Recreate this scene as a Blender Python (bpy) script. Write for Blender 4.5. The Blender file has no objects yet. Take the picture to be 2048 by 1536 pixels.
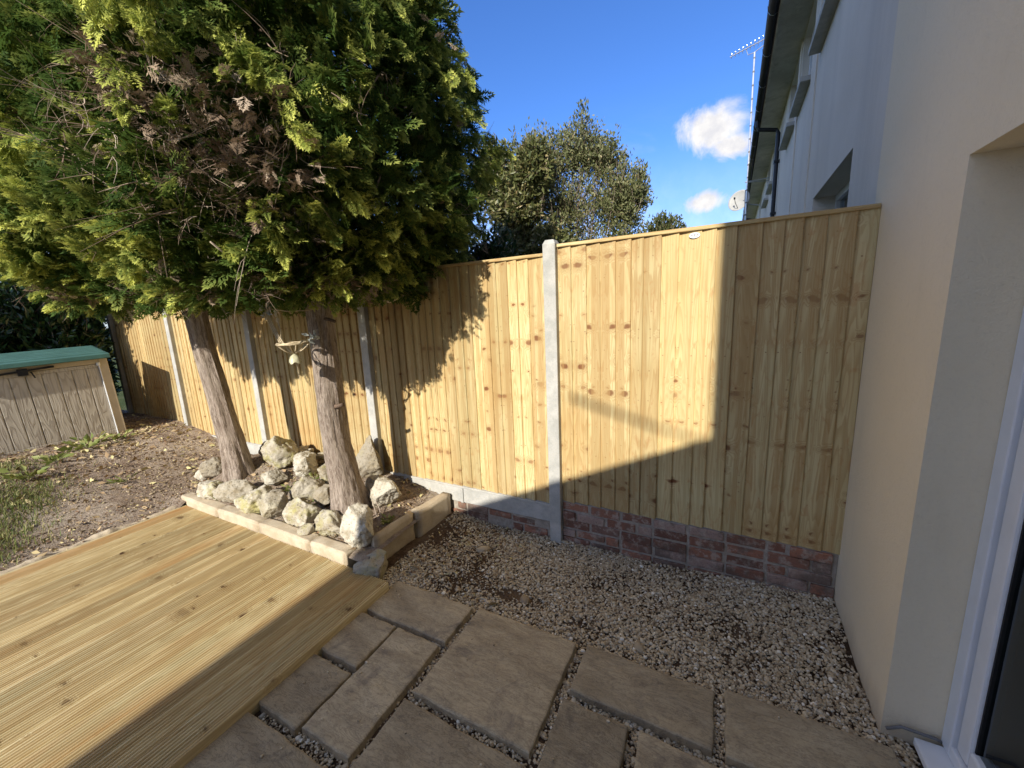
import bpy, math, random
import numpy as np
from mathutils import Matrix, Vector, noise as mnoise
R = math.radians
SC = bpy.context.scene
COL = SC.collection
rs = np.random.RandomState(7)
random.seed(7)

# ---------------------------------------------------------------- camera
CAMH = 1.8139
cam = bpy.data.cameras.new('camera')
cam.sensor_width = 36.0
cam.lens = 13.757
cam.clip_start = 0.02
cam.clip_end = 2000
cam_o = bpy.data.objects.new('camera', cam)
COL.objects.link(cam_o)
yaw, pitch, roll = R(-27.9468), R(10.4422), R(-2.5114)
fw = Vector((math.sin(yaw) * math.cos(pitch), math.cos(yaw) * math.cos(pitch), -math.sin(pitch)))
r0 = Vector((math.cos(yaw), -math.sin(yaw), 0))
u0 = r0.cross(fw)
rt = math.cos(roll) * r0 + math.sin(roll) * u0
up = -math.sin(roll) * r0 + math.cos(roll) * u0
cam_o.matrix_world = Matrix(((rt.x, up.x, -fw.x, 0), (rt.y, up.y, -fw.y, 0), (rt.z, up.z, -fw.z, CAMH), (0, 0, 0, 1)))
SC.camera = cam_o

# ---------------------------------------------------------------- world, sun, exposure
SUN_EL = R(30)
SC.view_settings.view_transform = 'Standard'
SC.view_settings.look = 'None'
SC.view_settings.exposure = 0.56
SC.view_settings.gamma = 1.0
W = bpy.data.worlds.new('World')
SC.world = W
W.use_nodes = True
wt = W.node_tree


class NT:
    def __init__(s, t):
        s.t = t

    def n(s, typ, props=None, **ins):
        nd = s.t.nodes.new(typ)
        for k, v in (props or {}).items():
            setattr(nd, k, v)
        for k, v in ins.items():
            key = int(k[1:]) if k[0] == 'i' and k[1:].isdigit() else k.replace('_', ' ')
            s.set(nd.inputs[key], v)
        return nd

    def set(s, sock, v):
        if hasattr(v, 'is_linked'):
            s.t.links.new(v, sock)
        elif isinstance(v, (tuple, list)) and sock.type == 'RGBA' and len(v) == 3:
            sock.default_value = (*v, 1)
        else:
            sock.default_value = v

    def m(s, op, a, b=0.0, c=0.0, clamp=False):
        nd = s.n('ShaderNodeMath', {'operation': op, 'use_clamp': clamp}, i0=a, i1=b, i2=c)
        return nd.outputs[0]

    def vm(s, op, a, b=(0, 0, 0), scale=None):
        nd = s.n('ShaderNodeVectorMath', {'operation': op}, i0=a, i1=b)
        if scale is not None:
            s.set(nd.inputs['Scale'], scale)
        return nd.outputs['Value'] if op in ('DOT_PRODUCT', 'LENGTH', 'DISTANCE') else nd.outputs[0]

    def mix(s, f, a, b, mode='MIX'):
        nd = s.t.nodes.new('ShaderNodeMix')
        nd.data_type = 'RGBA'
        nd.blend_type = mode
        s.set(nd.inputs[0], f)
        s.set(nd.inputs[6], a)
        s.set(nd.inputs[7], b)
        return nd.outputs[2]

    def ss(s, x, lo, hi, a=0.0, b=1.0):
        nd = s.n('ShaderNodeMapRange', {'interpolation_type': 'SMOOTHSTEP'}, i0=x, i1=lo, i2=hi, i3=a, i4=b)
        return nd.outputs[0]

    def noise(s, vec, scale=5.0, detail=4.0, rough=0.55, dist=0.0):
        nd = s.n('ShaderNodeTexNoise', None, Vector=vec, Scale=scale, Detail=detail, Roughness=rough, Distortion=dist)
        return nd.outputs[0]

    def voro(s, vec, scale=5.0, feature='F1', rnd=1.0, dim='3D'):
        nd = s.n('ShaderNodeTexVoronoi', {'feature': feature, 'voronoi_dimensions': dim}, Vector=vec, Scale=scale, Randomness=rnd)
        return nd

    def attr(s, name):
        return s.n('ShaderNodeAttribute', {'attribute_name': name})

    def comb(s, x, y, z):
        return s.n('ShaderNodeCombineXYZ', None, i0=x, i1=y, i2=z).outputs[0]

    def sep(s, v):
        return s.n('ShaderNodeSeparateXYZ', None, i0=v).outputs

    def bump(s, h, strength=0.3, dist=0.01):
        return s.n('ShaderNodeBump', None, Strength=strength, Distance=dist, Height=h).outputs[0]


w = NT(wt)
wt.nodes.clear()
sky = w.n('ShaderNodeTexSky', {'sky_type': 'NISHITA', 'sun_disc': False, 'sun_elevation': SUN_EL, 'sun_rotation': math.pi,
                              'altitude': 0.0, 'air_density': 1.0, 'dust_density': 0.3, 'ozone_density': 4.0})
dirv = w.n('ShaderNodeTexCoord').outputs['Generated']
cl_noise = w.noise(dirv, 11.0, 10.0, 0.66, 0.5)
cl_fine = w.noise(dirv, 30.0, 6.0, 0.6)


def lobe(center, wx, wz):
    c = Vector(center).normalized()
    h = Vector((c.y, -c.x, 0)).normalized()
    v = h.cross(c)
    a = w.m('DIVIDE', w.vm('DOT_PRODUCT', dirv, tuple(h)), wx)
    b = w.m('DIVIDE', w.vm('DOT_PRODUCT', dirv, tuple(v)), wz)
    off = v.dot(c)
    d = w.m('SQRT', w.m('ADD', w.m('MULTIPLY', a, a), w.m('MULTIPLY', b, b)))
    front = w.m('GREATER_THAN', w.vm('DOT_PRODUCT', dirv, tuple(c)), 0.5)
    return w.m('MULTIPLY', w.m('SUBTRACT', 1.0, d), front)


def pxdir(x, y):
    return fw + rt * ((x - 1024) / 782.6) - up * ((y - 768) / 782.6)


CLOUDS = [((-0.028, 1.0, 0.357), 0.074, 0.05), ((0.006, 1.0, 0.318), 0.05, 0.03), ((-0.04, 1.0, 0.216), 0.06, 0.028)]
mask = None
for c, a, b in CLOUDS:
    f = w.ss(w.m('ADD', lobe(c, a, b), w.m('MULTIPLY', w.m('SUBTRACT', cl_noise, 0.5), 2.2)), -0.02, 0.75)
    f = w.m('MULTIPLY', f, w.ss(lobe(c, a * 1.5, b * 1.5), 0.0, 0.35))
    mask = f if mask is None else w.m('MAXIMUM', mask, f)
zz = w.sep(dirv)[2]
wisp = w.m('MULTIPLY', w.ss(w.noise(w.vm('MULTIPLY', dirv, (1, 1, 3.5)), 4.0, 7.0, 0.6, 0.6), 0.5, 0.8), w.ss(zz, 0.42, 0.12))
haze_low = w.ss(zz, 0.36, 0.03, 0.0, 0.62)
mask = w.m('MAXIMUM', mask, w.m('MULTIPLY', wisp, 0.6))
mask = w.m('MAXIMUM', mask, w.m('MULTIPLY', haze_low, w.m('MULTIPLY_ADD', cl_noise, 0.9, 0.35)))
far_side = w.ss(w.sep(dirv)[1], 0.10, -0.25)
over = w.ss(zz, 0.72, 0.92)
broken = w.m('MULTIPLY', w.ss(w.noise(dirv, 3.0, 6.0, 0.6), 0.40, 0.58), w.m('MAXIMUM', far_side, over))  # unseen clouds added behind and above the camera, to neutralise the blue ambient light
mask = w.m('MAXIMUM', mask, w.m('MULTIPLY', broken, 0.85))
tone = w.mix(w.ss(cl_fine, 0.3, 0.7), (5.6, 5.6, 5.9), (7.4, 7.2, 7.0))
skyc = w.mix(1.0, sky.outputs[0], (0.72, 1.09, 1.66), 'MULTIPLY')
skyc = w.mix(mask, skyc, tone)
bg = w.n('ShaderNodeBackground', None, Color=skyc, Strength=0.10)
wo = w.n('ShaderNodeOutputWorld')
wt.links.new(bg.outputs[0], wo.inputs[0])

sun = bpy.data.lights.new('sun', 'SUN')
sun.energy = 4.8
sun.angle = R(0.53)
sun.color = (1.0, 0.93, 0.80)
sun_o = bpy.data.objects.new('sun', sun)
sun_o.rotation_euler = (R(60), 0, 0)
COL.objects.link(sun_o)


# ---------------------------------------------------------------- helpers
def tag(o, label=None, cat=None, group=None, kind=None):
    if label:
        o['label'] = label
    if cat:
        o['category'] = cat
    if group:
        o['group'] = group
    if kind:
        o['kind'] = kind
    return o


def empty(name, loc=(0, 0, 0), rz=0.0):
    o = bpy.data.objects.new(name, None)
    o.location = loc
    o.rotation_euler = (0, 0, rz)
    o.empty_display_size = 0.1
    COL.objects.link(o)
    return o


def link(name, me, mat=None, parent=None, smooth=False):
    o = bpy.data.objects.new(name, me)
    COL.objects.link(o)
    if mat is not None:
        me.materials.append(mat)
    if parent is not None:
        o.parent = parent
    if smooth:
        me.polygons.foreach_set('use_smooth', np.ones(len(me.polygons), dtype=bool))
    return o


def npmesh(name, V, F, mat, parent=None, smooth=False, attrs=None, uv=None):
    """V (n,3); F (m,k) ndarray or list of such; attrs name->(domain, array)"""
    V = np.ascontiguousarray(V, dtype=np.float32)
    Fs = F if isinstance(F, list) else [F]
    me = bpy.data.meshes.new(name)
    me.vertices.add(len(V))
    me.vertices.foreach_set('co', V.ravel())
    nl = sum(f.size for f in Fs)
    npoly = sum(len(f) for f in Fs)
    me.loops.add(nl)
    me.polygons.add(npoly)
    li = np.concatenate([f.ravel() for f in Fs]).astype(np.int32)
    tot = np.concatenate([np.full(len(f), f.shape[1], dtype=np.int32) for f in Fs])
    st = np.concatenate([[0], np.cumsum(tot)[:-1]]).astype(np.int32)
    me.loops.foreach_set('vertex_index', li)
    me.polygons.foreach_set('loop_start', st)
    me.update(calc_edges=True)
    for k, (dom, arr) in (attrs or {}).items():
        a = me.attributes.new(k, 'FLOAT', dom)
        a.data.foreach_set('value', np.ascontiguousarray(arr, dtype=np.float32))
    if uv is not None:
        l = me.uv_layers.new(name='uv')
        l.data.foreach_set('uv', np.ascontiguousarray(uv[li], dtype=np.float32).ravel())
    me.validate(verbose=False)
    return link(name, me, mat, parent, smooth)


class MB:
    """collects simple shapes, then links them as ONE mesh"""

    def __init__(s):
        s.V, s.F, s.n = [], [], 0
        s.rv = []

    def add(s, V, F, rnd=None):
        V = np.asarray(V, float)
        s.V.append(V)
        for f in F:
            s.F.append(tuple(int(i) + s.n for i in f))
        s.n += len(V)
        s.rv += [random.random() if rnd is None else rnd] * len(V)
        return s

    def box(s, x0, x1, y0, y1, z0, z1, rnd=None):
        V = [(x, y, z) for z in (z0, z1) for y in (y0, y1) for x in (x0, x1)]
        F = [(0, 2, 3, 1), (4, 5, 7, 6), (0, 1, 5, 4), (2, 6, 7, 3), (0, 4, 6, 2), (1, 3, 7, 5)]
        return s.add(V, F, rnd)

    def quad(s, a, b, c, d, rnd=None):
        return s.add([a, b, c, d], [(0, 1, 2, 3)], rnd)

    def tube(s, pts, rad, k=8, cap=True, rnd=None):
        P = np.asarray(pts, float)
        n = len(P)
        rad = np.full(n, rad) if np.isscalar(rad) else np.asarray(rad, float)
        T = np.gradient(P, axis=0)
        T /= np.linalg.norm(T, axis=1)[:, None] + 1e-9
        ref = np.array([0, 0, 1.0]) if abs(T[0][2]) < 0.9 else np.array([1.0, 0, 0])
        V = []
        a = np.cross(T[0], ref)
        a /= np.linalg.norm(a)
        for i in range(n):
            a = a - T[i] * (a @ T[i])
            a /= np.linalg.norm(a) + 1e-9
            b = np.cross(T[i], a)
            for j in range(k):
                th = 2 * math.pi * j / k
                V.append(P[i] + rad[i] * (math.cos(th) * a + math.sin(th) * b))
        F = []
        for i in range(n - 1):
            for j in range(k):
                F.append((i * k + j, i * k + (j + 1) % k, (i + 1) * k + (j + 1) % k, (i + 1) * k + j))
        if cap:
            F.append(tuple(range(k - 1, -1, -1)))
            F.append(tuple((n - 1) * k + j for j in range(k)))
        return s.add(V, F, rnd)

    def lathe(s, prof, k=20, center=(0, 0, 0), rnd=None):
        V, F = [], []
        for (r, z) in prof:
            for j in range(k):
                th = 2 * math.pi * j / k
                V.append((center[0] + r * math.cos(th), center[1] + r * math.sin(th), center[2] + z))
        for i in range(len(prof) - 1):
            for j in range(k):
                F.append((i * k + j, i * k + (j + 1) % k, (i + 1) * k + (j + 1) % k, (i + 1) * k + j))
        return s.add(V, F, rnd)

    def build(s, name, mat, parent=None, bevel=0.0, smooth=False, seg=2):
        me = bpy.data.meshes.new(name)
        me.from_pydata(np.concatenate(s.V).tolist(), [], s.F)
        a = me.attributes.new('rnd', 'FLOAT', 'POINT')
        a.data.foreach_set('value', np.array(s.rv, dtype=np.float32))
        me.update()
        o = link(name, me, mat, parent, smooth)
        if bevel:
            b = o.modifiers.new('bevel', 'BEVEL')
            b.width = bevel
            b.segments = seg
            b.limit_method = 'ANGLE'
        return o


def fbm(P, scale, seed=0.0, oct=3):
    out = np.zeros(len(P))
    for i, p in enumerate(P):
        out[i] = mnoise.fractal(Vector((p[0] * scale + seed, p[1] * scale - seed, p[2] * scale + 2 * seed)), 1.0, 2.0, oct)
    return out


# ---------------------------------------------------------------- materials
def mat(name):
    m = bpy.data.materials.new(name)
    m.use_nodes = True
    t = NT(m.node_tree)
    b = m.node_tree.nodes['Principled BSDF']
    b.inputs['Roughness'].default_value = 0.8
    b.inputs['Specular IOR Level'].default_value = 0.25
    return m, t, b


def plain(name, col, rough=0.6, metal=0.0, spec=0.3, var=0.12, nscale=8.0, bump=0.0):
    m, t, b = mat(name)
    co = t.n('ShaderNodeTexCoord').outputs['Object']
    nz = t.noise(co, nscale, 5.0)
    c = t.mix(t.ss(nz, 0.3, 0.7), tuple(x * (1 - var) for x in col), tuple(min(1, x * (1 + var)) for x in col))
    t.set(b.inputs['Base Color'], c)
    b.inputs['Roughness'].default_value = rough
    b.inputs['Metallic'].default_value = metal
    b.inputs['Specular IOR Level'].default_value = spec
    if bump:
        t.set(b.inputs['Normal'], t.bump(t.noise(co, nscale * 12, 4.0), bump, 0.004))
    return m


def wood(name, pale, mid, late, knot, green=(0.30, 0.30, 0.12), knots=9.0, keep=0.45, gr=26.0, rough=0.7, orange=None, kx=0.62, kyv=1.0, pins=False):
    """grain along uv.y, one random number per board in attribute rnd"""
    m, t, b = mat(name)
    uv = t.n('ShaderNodeUVMap', {'uv_map': 'uv'}).outputs[0]
    rnd = t.attr('rnd').outputs['Fac']
    s = t.sep(uv)
    u, v = s[0], s[1]
    ro = t.m('MULTIPLY', rnd, 173.0)
    # knots: flattened voronoi cells
    kv = t.comb(t.m('ADD', t.m('MULTIPLY', u, knots * kx), ro), t.m('ADD', t.m('MULTIPLY', v, knots * kyv), t.m('MULTIPLY', rnd, 57.0)), 0.0)
    wob = t.vm('SCALE', t.n('ShaderNodeTexNoise', None, Vector=kv, Scale=3.0, Detail=2.0).outputs['Color'], scale=0.30)
    vo = t.voro(t.vm('ADD', kv, wob), 1.0, dim='2D')
    kd = vo.outputs['Distance']
    cell = t.sep(vo.outputs['Color'])
    on = t.m('LESS_THAN', cell[0], keep)
    rad = t.m('MULTIPLY_ADD', t.m('MULTIPLY', cell[1], cell[1]), 0.14, 0.045)
    kn = t.m('MULTIPLY', on, t.ss(t.m('DIVIDE', kd, rad), 1.15, 0.55))
    halo = t.m('MULTIPLY', on, t.ss(t.m('DIVIDE', kd, rad), 3.2, 0.7))
    # cathedral grain
    low = t.noise(t.comb(t.m('MULTIPLY', u, 9.0), t.m('MULTIPLY', v, 0.55), ro), 1.0, 2.5, 0.5)
    ring = t.m('ADD', t.m('MULTIPLY', low, gr), t.m('MULTIPLY', halo, 2.2))
    saw = t.m('FRACT', ring)
    lw = t.m('MULTIPLY', t.ss(saw, 0.25, 0.85), t.ss(saw, 1.0, 0.9))
    fib = t.noise(t.comb(t.m('MULTIPLY', u, 260.0), t.m('MULTIPLY', v, 5.0), ro), 1.0, 3.0, 0.6)
    big = t.noise(t.comb(t.m('MULTIPLY', u, 3.0), t.m('MULTIPLY', v, 1.1), ro), 1.0, 3.0, 0.6)
    c = t.mix(t.ss(big, 0.35, 0.68), pale, mid)
    c = t.mix(t.m('MULTIPLY', lw, 0.55), c, late)
    c = t.mix(t.m('MULTIPLY', t.ss(fib, 0.45, 0.75), 0.30), c, late)
    gn = t.noise(t.comb(t.m('MULTIPLY', u, 5.0), t.m('MULTIPLY', v, 0.8), t.m('ADD', ro, 9.0)), 1.0, 3.0)
    c = t.mix(t.m('MULTIPLY', t.ss(gn, 0.48, 0.72), 0.42), c, green)
    if orange:
        on2 = t.noise(t.comb(t.m('MULTIPLY', u, 7.0), t.m('MULTIPLY', v, 0.9), t.m('ADD', ro, 31.0)), 1.0, 3.0)
        c = t.mix(t.m('MULTIPLY', t.ss(on2, 0.5, 0.72), 0.42), c, orange)
        c = t.mix(t.ss(rnd, 0.86, 0.93), c, t.mix(0.55, orange, c))
    c = t.mix(t.m('MULTIPLY', halo, 0.34), c, tuple(0.6 * a + 0.4 * k for a, k in zip(late, knot)))
    c = t.mix(t.m('MULTIPLY', kn, t.m('MULTIPLY_ADD', cell[2], 0.6, 0.42)), c, knot)
    if pins:
        pv = t.voro(t.vm('ADD', t.comb(t.m('ADD', t.m('MULTIPLY', u, 13.0), ro), t.m('ADD', t.m('MULTIPLY', v, 15.0), ro), 0.0), wob), 1.0, dim='2D')
        pc = t.sep(pv.outputs['Color'])
        pin = t.m('MULTIPLY', t.m('LESS_THAN', pc[0], 0.30), t.ss(pv.outputs['Distance'], 0.085, 0.03))
        c = t.mix(t.m('MULTIPLY', pin, t.m('MULTIPLY_ADD', pc[1], 0.6, 0.2)), c, knot)
        mot = t.noise(t.comb(t.m('MULTIPLY', u, 26.0), t.m('MULTIPLY', v, 9.0), ro), 1.0, 4.0, 0.65, 0.8)
        c = t.mix(t.m('MULTIPLY', t.ss(mot, 0.53, 0.70), 0.48), c, (0.44, 0.235, 0.095))
    stp = t.noise(t.comb(t.m('MULTIPLY', u, 22.0), t.m('MULTIPLY', v, 0.25), t.m('ADD', ro, 77.0)), 1.0, 1.5)
    c = t.mix(t.m('MULTIPLY', t.ss(stp, 0.47, 0.58), 0.55), c, late)
    val = t.m('MULTIPLY_ADD', t.m('FRACT', t.m('MULTIPLY', rnd, 37.7)), 0.36, 0.76)
    c = t.mix(1.0, c, t.comb(val, val, val), 'MULTIPLY')
    t.set(b.inputs['Base Color'], c)
    b.inputs['Roughness'].default_value = rough
    h = t.m('ADD', t.m('MULTIPLY', fib, 0.6), t.m('ADD', t.m('MULTIPLY', lw, 0.4), t.m('MULTIPLY', kn, -0.6)))
    t.set(b.inputs['Normal'], t.bump(h, 0.25, 0.002))
    return m


M = {}
M['fence'] = wood('treated_fence_timber', (0.61, 0.508, 0.275), (0.52, 0.382, 0.18), (0.39, 0.245, 0.098), (0.18, 0.072, 0.030), (0.46, 0.405, 0.21), 8.5, 0.58, 22.0, pins=True)
M['deck'] = wood('treated_deck_timber', (0.67, 0.565, 0.34), (0.57, 0.455, 0.245), (0.41, 0.285, 0.13), (0.10, 0.05, 0.025), (0.46, 0.43, 0.26), 7.0, 0.26, 18.0, 0.62, (0.42, 0.19, 0.055))


def concrete(name, a, b_, scale=14.0, rough=0.9, bumpy=0.3, moss=None):
    m, t, b = mat(name)
    co = t.n('ShaderNodeTexCoord').outputs['Object']
    rnd = t.attr('rnd').outputs['Fac']
    co2 = t.vm('ADD', co, t.comb(t.m('MULTIPLY', rnd, 40.0), 0.0, 0.0))
    n1 = t.noise(co2, scale, 6.0, 0.65)
    n2 = t.noise(co2, scale * 14, 4.0, 0.6)
    n3 = t.noise(co2, scale * 0.25, 4.0, 0.6)
    c = t.mix(t.ss(n1, 0.3, 0.7), a, b_)
    c = t.mix(t.m('MULTIPLY', t.ss(n2, 0.5, 0.75), 0.35), c, tuple(x * 0.55 for x in a))
    c = t.mix(t.m('MULTIPLY', t.ss(n3, 0.5, 0.7), 0.3), c, tuple(x * 0.7 for x in a))
    if moss:
        n4 = t.noise(co2, scale * 0.6, 5.0, 0.7)
        c = t.mix(t.m('MULTIPLY', t.ss(n4, 0.52, 0.7), 0.6), c, moss)
    t.set(b.inputs['Base Color'], c)
    b.inputs['Roughness'].default_value = rough
    t.set(b.inputs['Normal'], t.bump(t.m('ADD', n1, t.m('MULTIPLY', n2, 0.7)), bumpy, 0.008))
    return m


M['concrete'] = concrete('grey_concrete', (0.36, 0.36, 0.34), (0.50, 0.49, 0.46), 10.0)
M['kerb'] = concrete('kerb_stone', (0.42, 0.34, 0.24), (0.56, 0.48, 0.36), 9.0, bumpy=0.5)
M['mortar'] = concrete('mortar', (0.27, 0.23, 0.19), (0.44, 0.39, 0.33), 26.0)


def brick_mat():
    m, t, b = mat('old_red_brick')
    co = t.n('ShaderNodeTexCoord').outputs['Object']
    rnd = t.attr('rnd').outputs['Fac']
    r1 = t.m('FRACT', t.m('MULTIPLY', rnd, 7.31))
    c = t.mix(r1, (0.15, 0.075, 0.055), (0.36, 0.165, 0.105))
    c = t.mix(t.ss(t.m('FRACT', t.m('MULTIPLY', rnd, 13.7)), 0.72, 0.8), c, (0.34, 0.24, 0.20))
    n1 = t.noise(co, 16.0, 6.0, 0.7)
    n2 = t.noise(co, 90.0, 4.0, 0.7)
    n3 = t.noise(co, 5.0, 5.0, 0.7)
    c = t.mix(t.m('MULTIPLY', t.ss(n1, 0.47, 0.62), 0.75), c, (0.42, 0.35, 0.29))
    c = t.mix(t.m('MULTIPLY', t.ss(n3, 0.45, 0.62), 0.75), c, (0.12, 0.09, 0.072))
    c = t.mix(t.m('MULTIPLY', t.ss(n2, 0.5, 0.7), 0.5), c, (0.10, 0.06, 0.05))
    t.set(b.inputs['Base Color'], c)
    b.inputs['Roughness'].default_value = 0.95
    t.set(b.inputs['Normal'], t.bump(t.m('ADD', n1, n2), 0.6, 0.006))
    return m


M['brick'] = brick_mat()


def slab_mat():
    m, t, b = mat('riven_paving_stone')
    co = t.n('ShaderNodeTexCoord').outputs['Object']
    rnd = t.attr('rnd').outputs['Fac']
    co2 = t.vm('ADD', co, t.comb(t.m('MULTIPLY', rnd, 71.0), t.m('MULTIPLY', rnd, 23.0), 0.0))
    st = t.vm('MULTIPLY', co2, (1.0, 2.2, 1.0))
    n1 = t.noise(st, 2.4, 7.0, 0.65, 0.8)
    n2 = t.noise(st, 7.0, 8.0, 0.7, 1.2)
    n3 = t.noise(co2, 120.0, 4.0, 0.7)
    c = t.mix(t.ss(n1, 0.30, 0.70), (0.34, 0.275, 0.18), (0.52, 0.43, 0.285))
    c = t.mix(t.m('MULTIPLY', t.ss(n2, 0.50, 0.75), 0.40), c, (0.175, 0.130, 0.095))
    n5 = t.noise(t.vm('MULTIPLY', co2, (1.0, 4.0, 1.0)), 4.5, 8.0, 0.72, 2.5)
    line = t.m('MULTIPLY', t.ss(n5, 0.47, 0.50), t.ss(n5, 0.53, 0.50))
    c = t.mix(t.m('MULTIPLY', line, 0.40), c, (0.075, 0.058, 0.045))
    c = t.mix(t.m('MULTIPLY', t.ss(n3, 0.45, 0.75), 0.35), c, (0.14, 0.10, 0.075))
    tint = t.m('FRACT', t.m('MULTIPLY', rnd, 5.3))
    n6 = t.noise(co2, 3.0, 6.0, 0.7, 1.5)
    c = t.mix(t.m('MULTIPLY', t.ss(n6, 0.52, 0.68), 0.55), c, (0.135, 0.112, 0.095))
    vt = t.m('MULTIPLY_ADD', t.m('FRACT', t.m('MULTIPLY', rnd, 11.9)), 0.34, 0.80)
    c = t.mix(1.0, c, t.comb(vt, vt, vt), 'MULTIPLY')
    c = t.mix(t.m('MULTIPLY', tint, 0.7), c, t.mix(1.0, c, (0.86, 0.88, 0.92), 'MULTIPLY'))
    t.set(b.inputs['Base Color'], c)
    b.inputs['Roughness'].default_value = 0.85
    h = t.m('ADD', t.m('MULTIPLY', n2, 1.0), t.m('ADD', t.m('MULTIPLY', n3, 0.12), t.m('MULTIPLY', line, -0.5)))
    t.set(b.inputs['Normal'], t.bump(h, 0.35, 0.009))
    return m


M['slab'] = slab_mat()


def rock_mat():
    m, t, b = mat('pale_limestone')
    co = t.n('ShaderNodeTexCoord').outputs['Object']
    rnd = t.attr('rnd').outputs['Fac']
    co2 = t.vm('ADD', co, t.comb(t.m('MULTIPLY', rnd, 31.0), t.m('MULTIPLY', rnd, 13.0), 0.0))
    n1 = t.noise(co2, 9.0, 6.0, 0.7)
    n2 = t.noise(co2, 45.0, 6.0, 0.75)
    v1 = t.voro(co2, 38.0).outputs['Distance']
    f = t.m('FRACT', t.m('MULTIPLY', rnd, 3.7))
    base = t.mix(f, (0.60, 0.565, 0.48), (0.34, 0.305, 0.245))
    c = t.mix(t.ss(n1, 0.4, 0.7), base, (0.30, 0.25, 0.17))
    moss = t.m('MULTIPLY', t.ss(t.noise(co2, 6.0, 5.0, 0.7), 0.46, 0.66), t.ss(t.m('FRACT', t.m('MULTIPLY', rnd, 9.1)), 0.3, 0.8))
    c = t.mix(t.m('MULTIPLY', moss, 0.7), c, (0.36, 0.33, 0.10))
    c = t.mix(t.m('MULTIPLY', t.ss(n2, 0.52, 0.70), 0.65), c, (0.16, 0.13, 0.10))
    c = t.mix(t.m('MULTIPLY', t.ss(v1, 0.28, 0.05), 0.45), c, (0.12, 0.10, 0.08))
    t.set(b.inputs['Base Color'], c)
    b.inputs['Roughness'].default_value = 0.95
    h = t.m('ADD', n2, t.m('ADD', t.m('MULTIPLY', t.ss(v1, 0.0, 0.35), 0.6), n1))
    t.set(b.inputs['Normal'], t.bump(h, 0.75, 0.012))
    return m


M['rock'] = rock_mat()


def soil_mat(name, a, b_, pale):
    m, t, b = mat(name)
    co = t.n('ShaderNodeTexCoord').outputs['Object']
    n1 = t.noise(co, 1.3, 6.0, 0.65)
    n2 = t.noise(co, 14.0, 6.0, 0.7)
    n3 = t.noise(co, 75.0, 5.0, 0.75)
    c = t.mix(t.ss(n2, 0.35, 0.65), a, b_)
    c = t.mix(t.m('MULTIPLY', t.ss(n1, 0.46, 0.62), 0.75), c, pale)
    c = t.mix(t.m('MULTIPLY', t.ss(n3, 0.5, 0.72), 0.6), c, tuple(x * 0.35 for x in a))
    c = t.mix(t.m('MULTIPLY', t.ss(n3, 0.45, 0.28), 0.4), c, tuple(min(1, x * 1.5) for x in pale))
    t.set(b.inputs['Base Color'], c)
    b.inputs['Roughness'].default_value = 1.0
    b.inputs['Specular IOR Level'].default_value = 0.05
    t.set(b.inputs['Normal'], t.bump(t.m('ADD', n2, t.m('MULTIPLY', n3, 0.8)), 1.0, 0.03))
    return m


M['soil'] = soil_mat('garden_soil', (0.23, 0.172, 0.13), (0.38, 0.30, 0.235), (0.50, 0.42, 0.335))
M['soil_dark'] = soil_mat('gravel_soil', (0.085, 0.055, 0.036), (0.155, 0.105, 0.070), (0.23, 0.165, 0.11))
M['ground'] = soil_mat('meadow', (0.05, 0.075, 0.025), (0.08, 0.10, 0.04), (0.11, 0.12, 0.06))


def attr_ramp(name, stops, rough=0.7, spec=0.3, key='rnd', transl=0.0, bumps=0.0, tipmix=None):
    """colour by a per-item random attribute; optional mix to tip colours by attribute 'tip'"""
    m, t, b = mat(name)
    rnd = t.attr(key).outputs['Fac']
    ramp = t.n('ShaderNodeValToRGB')
    el = ramp.color_ramp.elements
    el[0].position, el[0].color = stops[0][0], (*stops[0][1], 1)
    el[1].position, el[1].color = stops[-1][0], (*stops[-1][1], 1)
    for p, c in stops[1:-1]:
        e = el.new(p)
        e.color = (*c, 1)
    t.set(ramp.inputs[0], rnd)
    c = ramp.outputs[0]
    if tipmix:
        tip = t.attr('tip').outputs['Fac']
        amt = t.m('MULTIPLY', t.ss(tip, tipmix[1], tipmix[2]), t.ss(t.m('FRACT', t.m('MULTIPLY', rnd, 17.3)), -0.4, 0.6))
        c = t.mix(amt, c, tipmix[0])
    t.set(b.inputs['Base Color'], c)
    b.inputs['Roughness'].default_value = rough
    b.inputs['Specular IOR Level'].default_value = spec
    if bumps:
        co = t.n('ShaderNodeTexCoord').outputs['Object']
        t.set(b.inputs['Normal'], t.bump(t.noise(co, 160.0, 4.0), bumps, 0.003))
    if transl:
        tr = t.n('ShaderNodeBsdfTranslucent', None, Color=c)
        mx = t.n('ShaderNodeMixShader', None, i0=transl)
        t.t.links.new(b.outputs[0], mx.inputs[1])
        t.t.links.new(tr.outputs[0], mx.inputs[2])
        out = [n for n in t.t.nodes if n.type == 'OUTPUT_MATERIAL'][0]
        t.t.links.new(mx.outputs[0], out.inputs[0])
    return m


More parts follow.
